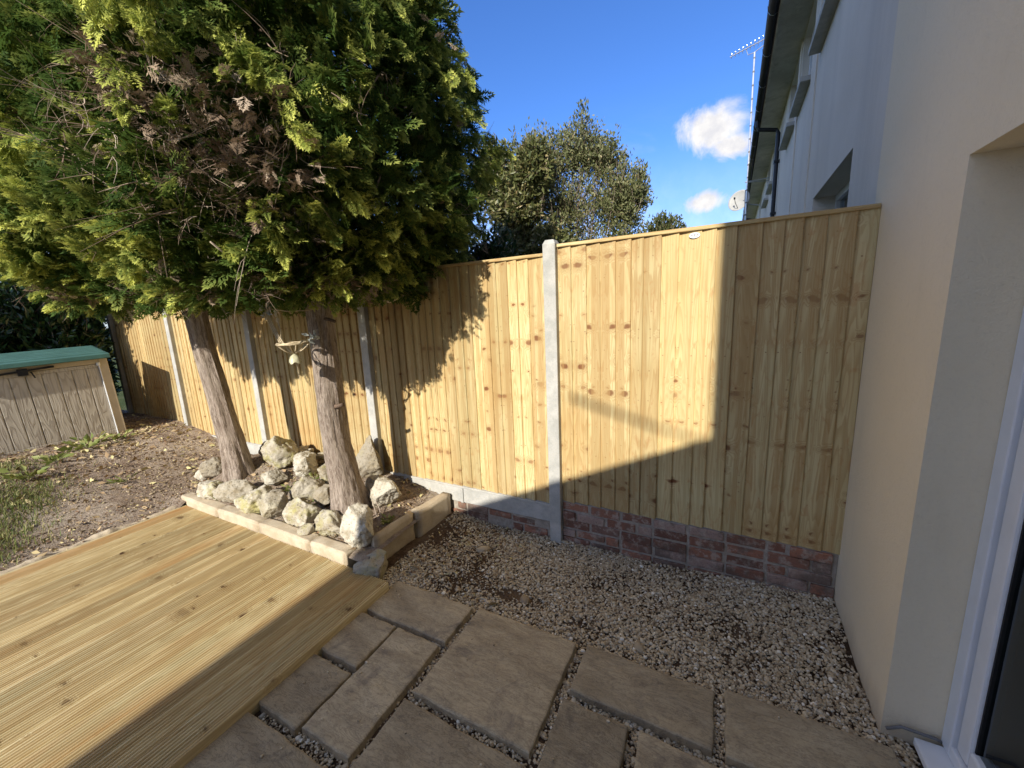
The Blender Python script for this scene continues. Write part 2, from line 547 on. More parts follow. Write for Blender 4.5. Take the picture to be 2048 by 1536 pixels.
M['pebble'] = attr_ramp('pebbles', [(0.0, (0.17, 0.125, 0.08)), (0.25, (0.34, 0.265, 0.17)), (0.5, (0.50, 0.41, 0.275)), (0.72, (0.62, 0.535, 0.39)), (0.88, (0.44, 0.41, 0.35)), (1.0, (0.85, 0.80, 0.68))], 0.6, 0.3, bumps=0.15)
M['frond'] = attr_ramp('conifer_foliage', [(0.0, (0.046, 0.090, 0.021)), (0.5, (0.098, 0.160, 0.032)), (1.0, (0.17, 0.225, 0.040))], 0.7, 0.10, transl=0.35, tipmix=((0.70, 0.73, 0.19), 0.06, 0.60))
M['frond_dead'] = attr_ramp('dead_foliage', [(0.0, (0.15, 0.105, 0.075)), (0.5, (0.31, 0.23, 0.165)), (1.0, (0.52, 0.42, 0.32))], 0.9, 0.1, transl=0.12)
M['twig'] = attr_ramp('dead_twigs', [(0.0, (0.18, 0.125, 0.095)), (0.6, (0.36, 0.275, 0.21)), (1.0, (0.58, 0.49, 0.41))], 0.9, 0.1)
M['leaf_olive'] = attr_ramp('olive_leaves', [(0.0, (0.085, 0.105, 0.038)), (0.5, (0.17, 0.185, 0.08)), (0.85, (0.26, 0.26, 0.125)), (1.0, (0.33, 0.27, 0.13))], 0.5, 0.4, transl=0.25)
M['leaf_broad'] = attr_ramp('broad_leaves', [(0.0, (0.07, 0.09, 0.028)), (0.5, (0.15, 0.165, 0.06)), (0.8, (0.23, 0.21, 0.085)), (1.0, (0.34, 0.26, 0.12))], 0.42, 0.5, transl=0.25)
M['leaf_laurel'] = attr_ramp('glossy_dark_leaves', [(0.0, (0.018, 0.042, 0.014)), (0.6, (0.035, 0.075, 0.022)), (1.0, (0.06, 0.12, 0.03))], 0.3, 0.6, transl=0.12)
M['leaf_far'] = attr_ramp('far_tree_leaves', [(0.0, (0.05, 0.07, 0.025)), (0.5, (0.09, 0.105, 0.035)), (1.0, (0.15, 0.135, 0.05))], 0.6, 0.3, transl=0.2)
M['weed'] = attr_ramp('weed_leaves', [(0.0, (0.10, 0.15, 0.035)), (0.6, (0.22, 0.26, 0.07)), (1.0, (0.38, 0.38, 0.15))], 0.6, 0.3, transl=0.25)
M['grass'] = attr_ramp('grass_blades', [(0.0, (0.09, 0.14, 0.035)), (0.6, (0.19, 0.22, 0.06)), (1.0, (0.36, 0.32, 0.14))], 0.6, 0.3, transl=0.25)
M['litter'] = attr_ramp('fallen_leaves', [(0.0, (0.09, 0.05, 0.03)), (0.45, (0.22, 0.13, 0.075)), (0.8, (0.42, 0.32, 0.19)), (1.0, (0.52, 0.48, 0.24))], 0.85, 0.15)


def bark_mat():
    m, t, b = mat('fibrous_bark')
    uv = t.n('ShaderNodeUVMap', {'uv_map': 'uv'}).outputs[0]
    s = t.sep(uv)
    n1 = t.noise(t.comb(t.m('MULTIPLY', s[0], 42.0), t.m('MULTIPLY', s[1], 7.0), 0.0), 1.0, 6.0, 0.7, 0.6)
    n2 = t.noise(t.comb(t.m('MULTIPLY', s[0], 110.0), t.m('MULTIPLY', s[1], 26.0), 3.0), 1.0, 5.0, 0.75, 0.8)
    n3 = t.noise(t.comb(t.m('MULTIPLY', s[0], 5.0), t.m('MULTIPLY', s[1], 1.5), 8.0), 1.0, 4.0)
    c = t.mix(t.ss(n1, 0.35, 0.62), (0.17, 0.125, 0.098), (0.47, 0.39, 0.325))
    c = t.mix(t.m('MULTIPLY', t.ss(n2, 0.48, 0.65), 0.7), c, (0.60, 0.51, 0.43))
    c = t.mix(t.m('MULTIPLY', t.ss(n3, 0.5, 0.7), 0.35), c, (0.27, 0.195, 0.15))
    t.set(b.inputs['Base Color'], c)
    b.inputs['Roughness'].default_value = 0.95
    t.set(b.inputs['Normal'], t.bump(t.m('ADD', n1, t.m('MULTIPLY', n2, 0.6)), 1.0, 0.025))
    return m


M['bark'] = bark_mat()


def render_mat(name, a, b_, streak=None, stain=0.0):
    m, t, b = mat(name)
    co = t.n('ShaderNodeTexCoord').outputs['Object']
    n1 = t.noise(co, 1.2, 5.0, 0.6)
    n2 = t.noise(co, 190.0, 3.0, 0.6)
    c = t.mix(t.ss(n1, 0.3, 0.7), a, b_)
    if streak:
        n3 = t.noise(t.vm('MULTIPLY', co, (7.0, 3.0, 0.22)), 1.0, 5.0, 0.65)
        c = t.mix(t.m('MULTIPLY', t.ss(n3, 0.48, 0.72), 0.5), c, streak)
    n4 = t.noise(co, 55.0, 5.0, 0.7)
    c = t.mix(t.m('MULTIPLY', t.ss(n4, 0.50, 0.72), 0.16), c, tuple(x * 0.72 for x in a))
    n5 = t.noise(t.vm('MULTIPLY', co, (5.0, 5.0, 1.1)), 1.0, 6.0, 0.7)
    c = t.mix(t.m('MULTIPLY', t.ss(n5, 0.52, 0.75), 0.22), c, tuple(x * 0.80 for x in a))
    if stain:
        low = t.ss(t.m('ADD', t.sep(co)[2], t.m('MULTIPLY', n5, 0.25)), 0.30, 0.10)
        c = t.mix(t.m('MULTIPLY', low, stain), c, (0.30, 0.24, 0.18))
    t.set(b.inputs['Base Color'], c)
    b.inputs['Roughness'].default_value = 0.92
    t.set(b.inputs['Normal'], t.bump(t.m('ADD', n2, t.m('MULTIPLY', n4, 0.8)), 0.55, 0.005))
    return m


M['cream'] = render_mat('cream_masonry_paint', (0.79, 0.69, 0.51), (0.83, 0.73, 0.55), None, 0.45)
M['grey_render'] = render_mat('pale_grey_pebbledash', (0.66, 0.60, 0.51), (0.72, 0.66, 0.57), (0.57, 0.52, 0.45))
M['soffit'] = concrete('weathered_soffit', (0.46, 0.43, 0.36), (0.62, 0.59, 0.51), 6.0, moss=(0.24, 0.23, 0.17))
M['white'] = plain('white_upvc', (0.74, 0.76, 0.80), 0.35, var=0.03)
M['black'] = plain('black_plastic', (0.018, 0.019, 0.022), 0.35, var=0.2)
M['seal'] = plain('black_rubber', (0.012, 0.012, 0.013), 0.6)
M['roof'] = plain('roof_tiles', (0.16, 0.10, 0.08), 0.9, var=0.3, bump=0.5)
M['steel'] = plain('galvanised_steel', (0.62, 0.64, 0.66), 0.35, 0.85, 0.5)
M['dish'] = plain('grey_dish_enamel', (0.36, 0.36, 0.345), 0.5, var=0.08)
M['bark_stub'] = plain('stub_bark', (0.13, 0.09, 0.065), 0.9, var=0.3, nscale=40, bump=0.5)
M['wire'] = plain('rusted_wire', (0.48, 0.40, 0.27), 0.6, 0.25, var=0.3)
M['bell'] = plain('verdigris_bell', (0.50, 0.48, 0.33), 0.5, 0.15, var=0.25, nscale=30)
M['leaflet_metal'] = plain('grey_metal_leaves', (0.34, 0.36, 0.34), 0.5, 0.4)
M['cable'] = plain('grey_cable', (0.17, 0.17, 0.175), 0.5)
M['curtain'] = attr_ramp('pale_net_curtain', [(0.0, (0.72, 0.74, 0.71)), (1.0, (0.78, 0.80, 0.77))], 0.9, 0.1, transl=0.55)
M['room'] = plain('dim_room', (0.42, 0.42, 0.39), 0.9)
M['lid'] = plain('green_plastic_lid', (0.062, 0.140, 0.122), 0.40, var=0.12, nscale=5)
M['boxframe'] = plain('beige_plastic', (0.52, 0.44, 0.32), 0.55, var=0.06)


def box_panel_mat():
    m, t, b = mat('wood_effect_plastic')
    co = t.n('ShaderNodeTexCoord').outputs['Object']
    s = t.sep(co)
    low = t.noise(t.comb(t.m('MULTIPLY', s[1], 9.0), t.m('MULTIPLY', s[2], 1.3), 0.0), 1.0, 2.0, 0.5)
    saw = t.m('FRACT', t.m('MULTIPLY', low, 11.0))
    g = t.m('MULTIPLY', t.ss(saw, 0.3, 0.8), t.ss(saw, 1.0, 0.92))
    c = t.mix(g, (0.52, 0.475, 0.40), (0.40, 0.355, 0.295))
    t.set(b.inputs['Base Color'], c)
    b.inputs['Roughness'].default_value = 0.6
    t.set(b.inputs['Normal'], t.bump(g, 0.4, 0.003))
    return m


M['boxpanel'] = box_panel_mat()


def glass_mat():
    m, t, b = mat('window_glass')
    gl = t.n('ShaderNodeBsdfGlossy', None, Color=(0.9, 0.95, 1.0), Roughness=0.02)
    tr = t.n('ShaderNodeBsdfTransparent', None, Color=(0.62, 0.68, 0.66))
    fr = t.n('ShaderNodeFresnel', None, IOR=1.5)
    mx = t.n('ShaderNodeMixShader', None, i0=fr.outputs[0])
    t.t.links.new(tr.outputs[0], mx.inputs[1])
    t.t.links.new(gl.outputs[0], mx.inputs[2])
    out = [n for n in t.t.nodes if n.type == 'OUTPUT_MATERIAL'][0]
    t.t.links.new(mx.outputs[0], out.inputs[0])
    return m


M['glass'] = glass_mat()


# ---------------------------------------------------------------- ground
def sstep(x, a, b):
    t = np.clip((x - a) / (b - a), 0, 1)
    return t * t * (3 - 2 * t)


def gz(x, y):
    """height of the garden soil left of and behind the deck"""
    x = np.asarray(x, float)
    y = np.asarray(y, float)
    lawn = 0.075 + 0.355 * sstep(-x, 4.7, 7.2)
    bed = 0.15 + 0.14 * sstep(y, 1.7, 2.4) * sstep(-x, 2.0, 3.0) + 0.10 * np.exp(-((x + 4.35) ** 2 / 0.25 + (y - 2.2) ** 2 / 0.12)) + 0.02 * np.exp(-((x + 2.7) ** 2 + (y - 2.05) ** 2) / 0.1)
    inbed = sstep(-x, 5.3, 4.5) * 1.0
    mixv = inbed * sstep(y, 1.55, 1.75)
    return lawn * (1 - mixv) + np.maximum(bed, lawn * 0.0 + bed) * mixv


def grid(x0, x1, y0, y1, nx, ny, fn):
    X, Y = np.meshgrid(np.linspace(x0, x1, nx), np.linspace(y0, y1, ny))
    Z = fn(X.ravel(), Y.ravel())
    V = np.column_stack([X.ravel(), Y.ravel(), Z])
    i = np.arange((nx - 1) * (ny - 1))
    a = (i // (nx - 1)) * nx + i % (nx - 1)
    return V, np.column_stack([a, a + 1, a + nx + 1, a + nx])


def rough_ground(fn, amp, sc):
    def g(x, y):
        P = np.column_stack([x, y, np.zeros_like(x)])
        return fn(x, y) + amp * fbm(P, sc, 3.1, 4) + amp * 0.4 * fbm(P, sc * 5, 1.1, 2)
    return g


g_soil = rough_ground(gz, 0.016, 3.0)
V, F = grid(-400, 400, -400, 400, 41, 41, lambda x, y: np.full_like(x, -0.09))
tag(npmesh('ground', V, F, M['ground']), kind='structure')
V1, F1 = grid(-16, -4.55, -8, 2.74, 220, 200, g_soil)
V2, F2 = grid(-4.55, -2.12, 1.68, 2.74, 100, 50, g_soil)
npm = npmesh('garden_soil', np.concatenate([V1, V2]), np.concatenate([F1, F2 + len(V1)]), M['soil'], smooth=True)
tag(npm, kind='structure')


def gravz(x, y):
    x = np.asarray(x, float)
    y = np.asarray(y, float)
    return -0.012 + 0.05 * sstep(x, -0.6, 0.4) * sstep(y, 2.0, 2.7) + 0.05 * sstep(-x, 1.6, 2.1) * sstep(y, 2.2, 2.65) + 0.012 * np.sin(x * 3.1 + 1) * np.sin(y * 4.0)


V, F = grid(-2.2, 0.9, -1.5, 2.75, 90, 120, rough_ground(gravz, 0.006, 6.0))
tag(npmesh('gravel_bed', V, F, M['soil_dark'], smooth=True), kind='structure')

# ---------------------------------------------------------------- fence
FY = 2.698


def fence_boards(x0, x1, zb, zt, pitch, seed, parent):
    r = np.random.RandomState(seed)
    V, F, U, RV = [], [], [], []
    n = 0
    x = x0
    prev = None
    chain = 0
    k = 0
    while x < x1 - 0.02:
        p = pitch * r.uniform(0.75, 1.25)
        xe = min(x + p, x1)
        if x1 - xe < 0.03:
            xe = x1
        # thick edge (left) stands proud, thin edge tucks under the next board
        rows = 7
        lean = r.normal(0, 0.0005)
        bow = r.normal(0, 0.0012)
        y_th = FY - 0.004 + r.normal(0, 0.0016)
        rd = r.rand() if (prev is None or r.rand() > 0.45 or chain > 2) else prev
        chain = chain + 1 if rd == prev else 0
        mirror = (prev is not None and rd == prev)
        prev = rd
        voff = r.rand() * 0 + rd * 11.0
        for j in range(rows):
            f = j / (rows - 1)
            z = zb + (zt - zb) * f + (r.normal(0, 0.0015) if j in (0,) else 0)
            dx = lean * (f - 0.5) * 6 + bow * math.sin(math.pi * f)
            prof = [(x - 0.014, y_th - 0.0005), (x + 0.5 * (xe - x), y_th - 0.0095), (xe + 0.0005, y_th - 0.0165), (xe + 0.004, y_th - 0.0150), (xe + 0.0048, y_th + 0.006)]
            for (px, py) in prof:
                V.append((px + dx, py, z))
                uu = (px - x)
                U.append(((p - uu) if mirror else uu, z + voff))
                RV.append(rd)
        for j in range(rows - 1):
            for q in range(4):
                a = n + j * 5 + q
                F.append((a, a + 1, a + 6, a + 5))
        F_top = n + (rows - 1) * 5
        n += rows * 5
        x = xe
        k += 1
    return npmesh('boards', np.array(V), np.array(F), M['fence'], parent, attrs={'rnd': ('POINT', np.array(RV))}, uv=np.array(U))


def uvbox(name, x0, x1, y0, y1, z0, z1, axis, mat_, parent, rnd, bevel=0.003):
    """timber box with its grain along axis"""
    V = np.array([(x, y, z) for z in (z0, z1) for y in (y0, y1) for x in (x0, x1)])
    F = np.array([(0, 2, 3, 1), (4, 5, 7, 6), (0, 1, 5, 4), (2, 6, 7, 3), (0, 4, 6, 2), (1, 3, 7, 5)])
    o = [i for i in range(3) if i != axis]
    U = np.column_stack([V[:, o[0]] + V[:, o[1]], V[:, axis] + rnd * 7])
    ob = npmesh(name, V, F, mat_, parent, attrs={'rnd': ('POINT', np.full(8, rnd))}, uv=U)
    if bevel:
        b = ob.modifiers.new('bevel', 'BEVEL')
        b.width = bevel
        b.segments = 2
    return ob


POSTX = [-1.069, -2.969, -4.869, -6.769, -8.669]
GP = 'new feather-edge fence panels'
plabels = ['timber fence panel on the low brick wall beside the cream house, with an oval badge',
           'timber fence panel between the tallest concrete post and the right-hand tree, half in tree shade',
           'timber fence panel behind the right-hand conifer trunk and wire ornament',
           'timber fence panel behind the left-hand conifer trunk',
           'timber fence panel at the far end beside the green-lidded storage box']
spans = [(-1.02, 0.683, 0.345, 2.262, 0.098), (-2.92, -1.118, 0.298, 2.212, 0.092), (-4.82, -3.018, 0.298, 2.214, 0.092), (-6.72, -4.918, 0.31, 2.214, 0.092), (-8.62, -6.818, 0.35, 2.23, 0.092)]
for i, (x0, x1, zb, zt, pt) in enumerate(spans):
    e = empty('timber_fence', ((x0 + x1) / 2, FY, zb))
    tag(e, plabels[i], 'fence', GP)
    bo = fence_boards(x0, x1, zb, zt - 0.022, pt, 40 + i, e)
    ca = uvbox('capping_rail', x0, x1, FY - 0.030, FY + 0.028, zt - 0.022, zt, 0, M['fence'], e, 0.31 + 0.13 * i)
    ba = MB()
    for zc in (zb + 0.2, (zb + zt) / 2, zt - 0.25):
        ba.box(x0, x1, FY + 0.012, FY + 0.05, zc - 0.035, zc + 0.035)
    br = ba.build('back_rail', M['kerb'], e)
    for c in (bo, ca, br):
        c.matrix_parent_inverse = Matrix.Translation(e.location).inverted()
    if i == 0:
        bd = MB()
        k = 20
        for (ry, rx, rz) in ((0.0, 0.030, 0.016),):
            Vb = [(-0.151 + rx * math.cos(2 * math.pi * j / k), FY - yy, 2.213 + rz * math.sin(2 * math.pi * j / k)) for yy in (0.012, 0.0225) for j in range(k)]
            Fb = [tuple(range(k, 2 * k))[::-1]] + [(j, (j + 1) % k, k + (j + 1) % k, k + j) for j in range(k)]
            bd.add(Vb, Fb)
        b_o = bd.build('badge', M['white'], e)
        mk_ = MB()
        for q in range(5):
            mk_.box(-0.171 + q * 0.0082, -0.166 + q * 0.0082, FY - 0.0245, FY - 0.0226, 2.210 + 0.002 * (q % 2), 2.219 + 0.001 * (q % 3))
        mk_.box(-0.168, -0.136, FY - 0.0243, FY - 0.0226, 2.2035, 2.2060)
        m_o = mk_.build('badge_lettering', M['cable'], b_o)
        b_o.matrix_parent_inverse = Matrix.Translation(e.location).inverted()
        m_o.matrix_parent_inverse = Matrix.Identity(4)

GB = 'concrete fence posts'
blabels = ['tallest concrete fence post, standing in the gravel at the brick wall corner',
           'concrete fence post just right of the right-hand conifer trunk',
           'concrete fence post between the two conifer trunks',
           'concrete fence post left of the left-hand conifer trunk',
           'concrete fence post at the far end of the fence in deep shade']
for i, x in enumerate(POSTX):
    top = 2.295 if i == 0 else 2.262
    b = MB()
    w2, d = 0.047, 0.05
    zb = -0.1
    y0, y1 = FY - d - 0.008, FY + d
    # chamfered top
    b.add([(x - w2, y0, zb), (x + w2, y0, zb), (x + w2, y1, zb), (x - w2, y1, zb), (x - w2, y0, top - 0.03), (x + w2, y0, top - 0.03), (x + w2, y1, top - 0.03), (x - w2, y1, top - 0.03),
           (x - w2 + 0.015, y0 + 0.015, top), (x + w2 - 0.015, y0 + 0.015, top), (x + w2 - 0.015, y1 - 0.015, top), (x - w2 + 0.015, y1 - 0.015, top)],
          [(0, 1, 5, 4), (1, 2, 6, 5), (2, 3, 7, 6), (3, 0, 4, 7), (4, 5, 9, 8), (5, 6, 10, 9), (6, 7, 11, 10), (7, 4, 8, 11), (8, 9, 10, 11)])
    o = b.build('fence_post', M['concrete'], None, 0.006)
    tag(o, blabels[i], 'fence post', GB)
glabels = ['concrete gravel board over the short brick course left of the tallest post', 'concrete gravel board behind the right-hand trunk and rockery',
           'concrete gravel board behind the left-hand trunk', 'concrete gravel board by the storage box, mostly hidden by soil']
for i, (x0, x1, zt) in enumerate([(-2.92, -1.118, 0.297), (-4.82, -3.018, 0.297), (-6.72, -4.918, 0.308), (-8.62, -6.818, 0.348)]):
    b = MB()
    b.box(x0, x1, FY - 0.022, FY + 0.02, zt - 0.155, zt - 0.018)
    b.box(x0, x1, FY - 0.030, FY + 0.026, zt - 0.018, zt)
    if i == 0:
        b.box(-1.99, -1.96, FY - 0.034, FY - 0.0225, zt - 0.155, zt - 0.019)
    o = b.build('gravel_board', M['concrete'], None, 0.004)
    tag(o, glabels[i], 'gravel board', 'concrete gravel boards')


# low brick walls
def brick_wall(x0, x1, z0, courses, seed, yface, name, label):
    r = np.random.RandomState(seed)
    e = empty(name, ((x0 + x1) / 2, yface, 0))
    tag(e, label, 'brick wall')
    b = MB()
    for c in range(courses):
        z = z0 + c * 0.073
        x = x0 - (0.11 if c % 2 else 0.0)
        while x < x1:
            xa, xb = max(x, x0), min(x + 0.215, x1)
            if r.rand() < 0.18:
                xb = min(xa + 0.10, x1)
                x -= 0.112
            if xb - xa > 0.03 and not (c == courses - 1 and r.rand() < 0.06):
                dy = r.normal(0, 0.005)
                j = r.normal(0, 0.004, 2)
                xa += abs(r.normal(0, 0.004))
                xb -= abs(r.normal(0, 0.004))
                b.box(xa, xb, yface + dy, yface + 0.1, z + j[0], z + 0.062 + j[1], r.rand())
            x += 0.226
    o = b.build('bricks', M['brick'], None, 0.006)
    m = MB()
    m.box(x0, x1, yface + 0.009, yface + 0.095, z0 - 0.02, z0 + courses * 0.073 - 0.008)
    mo = m.build('mortar', M['mortar'], None)
    for q in (o, mo):
        q.parent = e
        q.matrix_parent_inverse = Matrix.Translation(e.location).inverted()
    return e


brick_wall(-1.02, 0.684, -0.02, 5, 3, FY - 0.018, 'brick_wall', 'low weathered red brick wall under the right-hand fence panel')
brick_wall(-2.16, -1.118, -0.005, 2, 5, FY - 0.016, 'brick_wall', 'short two-course red brick footing below the concrete gravel board')

# ---------------------------------------------------------------- deck
deck = empty('timber_deck', (-3.1, 0.6, 0))
tag(deck, 'grooved softwood timber deck with sunlit boards and a shaded right edge', 'deck')
DX0, DX1, DY0, DY1 = -4.535, -1.868, -2.6, 1.645
V, F, U, RV = [], [], [], []
n = 0
NB = 18
bw = (DX1 - DX0) / NB
r = np.random.RandomState(11)
for i in range(NB):
    x0 = DX0 + i * bw
    g = 0.006
    zt = 0.086 + r.normal(0, 0.0009)
    prof = [(x0 + g / 2, zt - 0.028), (x0 + g / 2, zt - 0.003), (x0 + g / 2 + 0.003, zt)]
    ng = 7
    wv = (bw - g - 0.010) / ng
    for j in range(ng):
        a = x0 + g / 2 + 0.005 + j * wv
        prof += [(a, zt - 0.0022), (a + wv * 0.06, zt - 0.0006), (a + wv * 0.20, zt), (a + wv * 0.34, zt - 0.0006), (a + wv * 0.41, zt - 0.0026), (a + wv * 0.44, zt - 0.017), (a + wv * 0.97, zt - 0.017)]
    prof += [(x0 + bw - g / 2 - 0.003, zt), (x0 + bw - g / 2, zt - 0.003), (x0 + bw - g / 2, zt - 0.028)]
    rd = r.rand() * 0.85
    if i == 0:
        rd = 0.95
    m = len(prof)
    ye = DY1 + r.normal(0, 0.002)
    for (yy) in (DY0, ye):
        for (px, pz) in prof:
            V.append((px, yy, pz))
            U.append((px - x0, yy + rd * 13))
            RV.append(rd)
    for q in range(m - 1):
        F.append((n + q, n + m + q, n + m + q + 1, n + q + 1))
    n += 2 * m
F = np.array(F)[:, ::-1]
o = npmesh('deck_boards', np.array(V), F, M['deck'], None, attrs={'rnd': ('POINT', np.array(RV))}, uv=np.array(U))
fa = uvbox('fascia', DX1 - 0.022, DX1 + 0.004, DY0, DY1 - 0.004, -0.03, 0.0825, 1, M['deck'], None, 0.42, 0.004)
fb = uvbox('end_board', DX0, DX1 - 0.024, DY1 - 0.026, DY1 - 0.004, -0.03, 0.055, 0, M['deck'], None, 0.22)
fl = uvbox('side_board', DX0 - 0.026, DX0 - 0.001, DY0, DY1, -0.03, 0.088, 1, M['deck'], None, 0.55)
jo = MB()
jo.box(DX0 + 0.03, DX1 - 0.03, DY0, DY1 - 0.03, -0.04, 0.05)
jo = jo.build('subframe', M['soil_dark'], None)
for q in (o, fa, fb, fl, jo):
    q.parent = deck
    q.matrix_parent_inverse = Matrix.Translation(deck.location).inverted()

# ---------------------------------------------------------------- paving slabs
slabs = [(-1.878, -1.262, 1.452, 1.738, 'rectangular tan paving slab at the far end of the deck, against the gravel'),
         (-1.878, -1.592, 1.128, 1.418, 'small square paving slab beside the deck, nearer the fence of the two'),
         (-1.872, -1.588, 0.790, 1.092, 'small square paving slab beside the deck, nearer the camera of the two'),
         (-1.573, -1.276, 0.812, 1.420, 'long narrow paving slab right of the two small square slabs'),
         (-1.885, -1.290, 0.14, 0.748, 'large dark paving slab at the bottom edge beside the deck'),
         (-1.222, -0.606, 1.152, 1.755, 'large square tan paving slab in the middle of the patio'),
         (-1.235, -0.612, 0.50, 1.108, 'large stained paving slab in front of the middle square slab'),
         (-0.550, 0.060, 1.486, 1.776, 'long ochre paving slab along the gravel, right of the middle square slab'),
         (0.106, 0.700, 1.484, 1.800, 'brown paving slab at the foot of the cream wall by the door'),
         (-0.560, -0.266, 0.83, 1.434, 'upright narrow paving slab in front of the long ochre slab'),
         (-0.218, 0.400, 0.83, 1.434, 'greyish brown paving slab at the bottom edge under the ochre slab'),
         (0.45, 0.76, 0.83, 1.434, 'paving slab in the bottom right corner by the door sill')]
for i, (x0, x1, y0, y1, lab) in enumerate(slabs):
    r = np.random.RandomState(200 + i)
    nx, ny = 26, 26
    th = 0.04
    zt = 0.035 + r.normal(0, 0.002)
    tilt = r.normal(0, 0.004, 2)
    def ed(L):
        e_ = np.array([0.0, 0.003, 0.008, 0.016]) / L
        return np.concatenate([e_, np.linspace(0.03 / L, 1 - 0.03 / L, nx - 8), 1 - e_[::-1]])
    X, Y = np.meshgrid(ed(x1 - x0), ed(y1 - y0))
    ex = 0.003
    wob = lambda t, s: ex * 0.7 * np.sin(t * 9 + s) + ex * 0.5 * np.sin(t * 23 + s * 2.3)
    px = x0 + (x1 - x0) * X + wob(Y, r.rand() * 9) * (1 - X) + wob(Y, r.rand() * 9) * X
    py = y0 + (y1 - y0) * Y + wob(X, r.rand() * 9) * (1 - Y) + wob(X, r.rand() * 9) * Y
    P = np.column_stack([px.ravel(), py.ravel(), np.zeros(nx * ny)])
    edge = np.minimum(np.minimum(X, 1 - X) * (x1 - x0), np.minimum(Y, 1 - Y) * (y1 - y0)).ravel()
    z = zt + 0.004 * fbm(P * np.array([1, 2.0, 1]), 5.0, i * 3.3, 4) - 0.005 * np.exp(-edge / 0.0025) - 0.006 * np.clip(fbm(P, 14.0, i * 1.7, 3) - 0.15, 0, 1) * np.exp(-edge / 0.02) + tilt[0] * (X.ravel() - .5) + tilt[1] * (Y.ravel() - .5)
    P[:, 2] = z
    q = np.arange((nx - 1) * (ny - 1))
    a = (q // (nx - 1)) * nx + q % (nx - 1)
    F = [np.column_stack([a, a + 1, a + nx + 1, a + nx])]
    ring = list(range(nx)) + [nx * k + nx - 1 for k in range(1, ny)] + list(range(nx * ny - 2, nx * (ny - 1) - 1, -1)) + [nx * k for k in range(ny - 2, 0, -1)]
    rim = P[ring].copy()
    low = P[ring].copy()
    c = np.array([(x0 + x1) / 2, (y0 + y1) / 2])
    low[:, :2] += (low[:, :2] - c) * 0.012
    low[:, 2] = -0.03
    nb = nx * ny
    k = len(ring)
    F.append(np.array([(nb + j, nb + k + j, nb + k + (j + 1) % k, nb + (j + 1) % k) for j in range(k)]))
    o = npmesh('paving_slab', np.concatenate([P, rim, low]), F, M['slab'], None, True, attrs={'rnd': ('POINT', np.full(nb + 2 * k, r.rand()))})
    tag(o, lab, 'paving slab', 'patio paving slabs')

# ---------------------------------------------------------------- gravel pebbles
import bmesh


def ico(sub):
    bm = bmesh.new()
    bmesh.ops.create_icosphere(bm, subdivisions=sub, radius=1.0)
    bm.verts.ensure_lookup_table()
    Vt = np.array([v.co[:] for v in bm.verts])
    Ft = np.array([[v.index for v in f.verts] for f in bm.faces])
    bm.free()
    return Vt, Ft


def scatter_pebbles(name, pos, size, rnd, m, seed):
    r = np.random.RandomState(seed)
    Vt, Ft = ico(2)
    n = len(pos)
    # irregular stone templates
    T = []
    for k in range(12):
        d = Vt * (1 + 0.11 * np.sin(Vt @ r.normal(0, 2.2, 3) + r.rand() * 6)[:, None] + 0.08 * np.sin(Vt @ r.normal(0, 4.5, 3))[:, None])
        T.append(d)
    T = np.array(T)
    sc = np.column_stack([size * r.uniform(0.9, 1.3, n), size * r.uniform(0.72, 1.0, n), size * r.uniform(0.5, 0.8, n)])
    th = r.uniform(0, 2 * math.pi, n)
    tl = r.normal(0, 0.35, n)
    S = T[r.randint(0, 12, n)] * sc[:, None, :]
    ct, st = np.cos(tl)[:, None], np.sin(tl)[:, None]
    S = np.stack([S[:, :, 0] * ct - S[:, :, 2] * st, S[:, :, 1], S[:, :, 0] * st + S[:, :, 2] * ct], axis=2)
    c, s_ = np.cos(th)[:, None], np.sin(th)[:, None]
    S = np.stack([S[:, :, 0] * c - S[:, :, 1] * s_, S[:, :, 0] * s_ + S[:, :, 1] * c, S[:, :, 2]], axis=2)
    Vv = (S + pos[:, None, :]).reshape(-1, 3)
    Ff = (Ft[None] + (np.arange(n) * len(Vt))[:, None, None]).reshape(-1, 3)
    return npmesh(name, Vv, Ff, m, None, True, attrs={'rnd': ('POINT', np.repeat(rnd, len(Vt)))})


r = np.random.RandomState(5)
cand = np.column_stack([r.uniform(-2.12, 0.78, 105000), r.uniform(0.45, 2.69, 105000)])
ok = np.ones(len(cand), bool)
joint = np.zeros(len(cand), bool)
for (x0, x1, y0, y1, _) in slabs:
    ins = (cand[:, 0] > x0 + 0.0) & (cand[:, 0] < x1 - 0.0) & (cand[:, 1] > y0 + 0.0) & (cand[:, 1] < y1 - 0.0)
    ok &= ~ins
ok &= ~((cand[:, 0] < -1.83) & (cand[:, 1] < 1.62))
ok &= ~((cand[:, 0] > 0.68) & (cand[:, 1] > 1.9))
ok &= ~((cand[:, 0] < -2.06) & (cand[:, 1] > 1.7))
P3 = np.column_stack([cand * 2.3, np.zeros(len(cand))])
nz = fbm(P3, 1.0, 4.2, 3)
dens = np.clip(0.80 + 1.0 * nz, 0.08, 1)
soilspot = np.exp(-(((cand[:, 0] + 2.0) / 0.35) ** 2 + ((cand[:, 1] - 2.35) / 0.33) ** 2)) + 1.0 * np.exp(-(((cand[:, 0] + 1.1) / 0.22) ** 2 + ((cand[:, 1] - 1.98) / 0.075) ** 2)) + 0.8 * np.exp(-(((cand[:, 0] + 0.62) / 0.14) ** 2 + ((cand[:, 1] - 1.93) / 0.05) ** 2))
dens *= np.clip(1 - soilspot, 0.02, 1)
ok &= r.rand(len(cand)) < dens
ok &= ((cand[:, 1] > 1.4) | (r.rand(len(cand)) < 0.75))
ok |= (r.rand(len(cand)) < 0.0022) & (cand[:, 0] > -1.8) & (cand[:, 0] < 0.6) & (cand[:, 1] > 0.6) & (cand[:, 1] < 1.8)
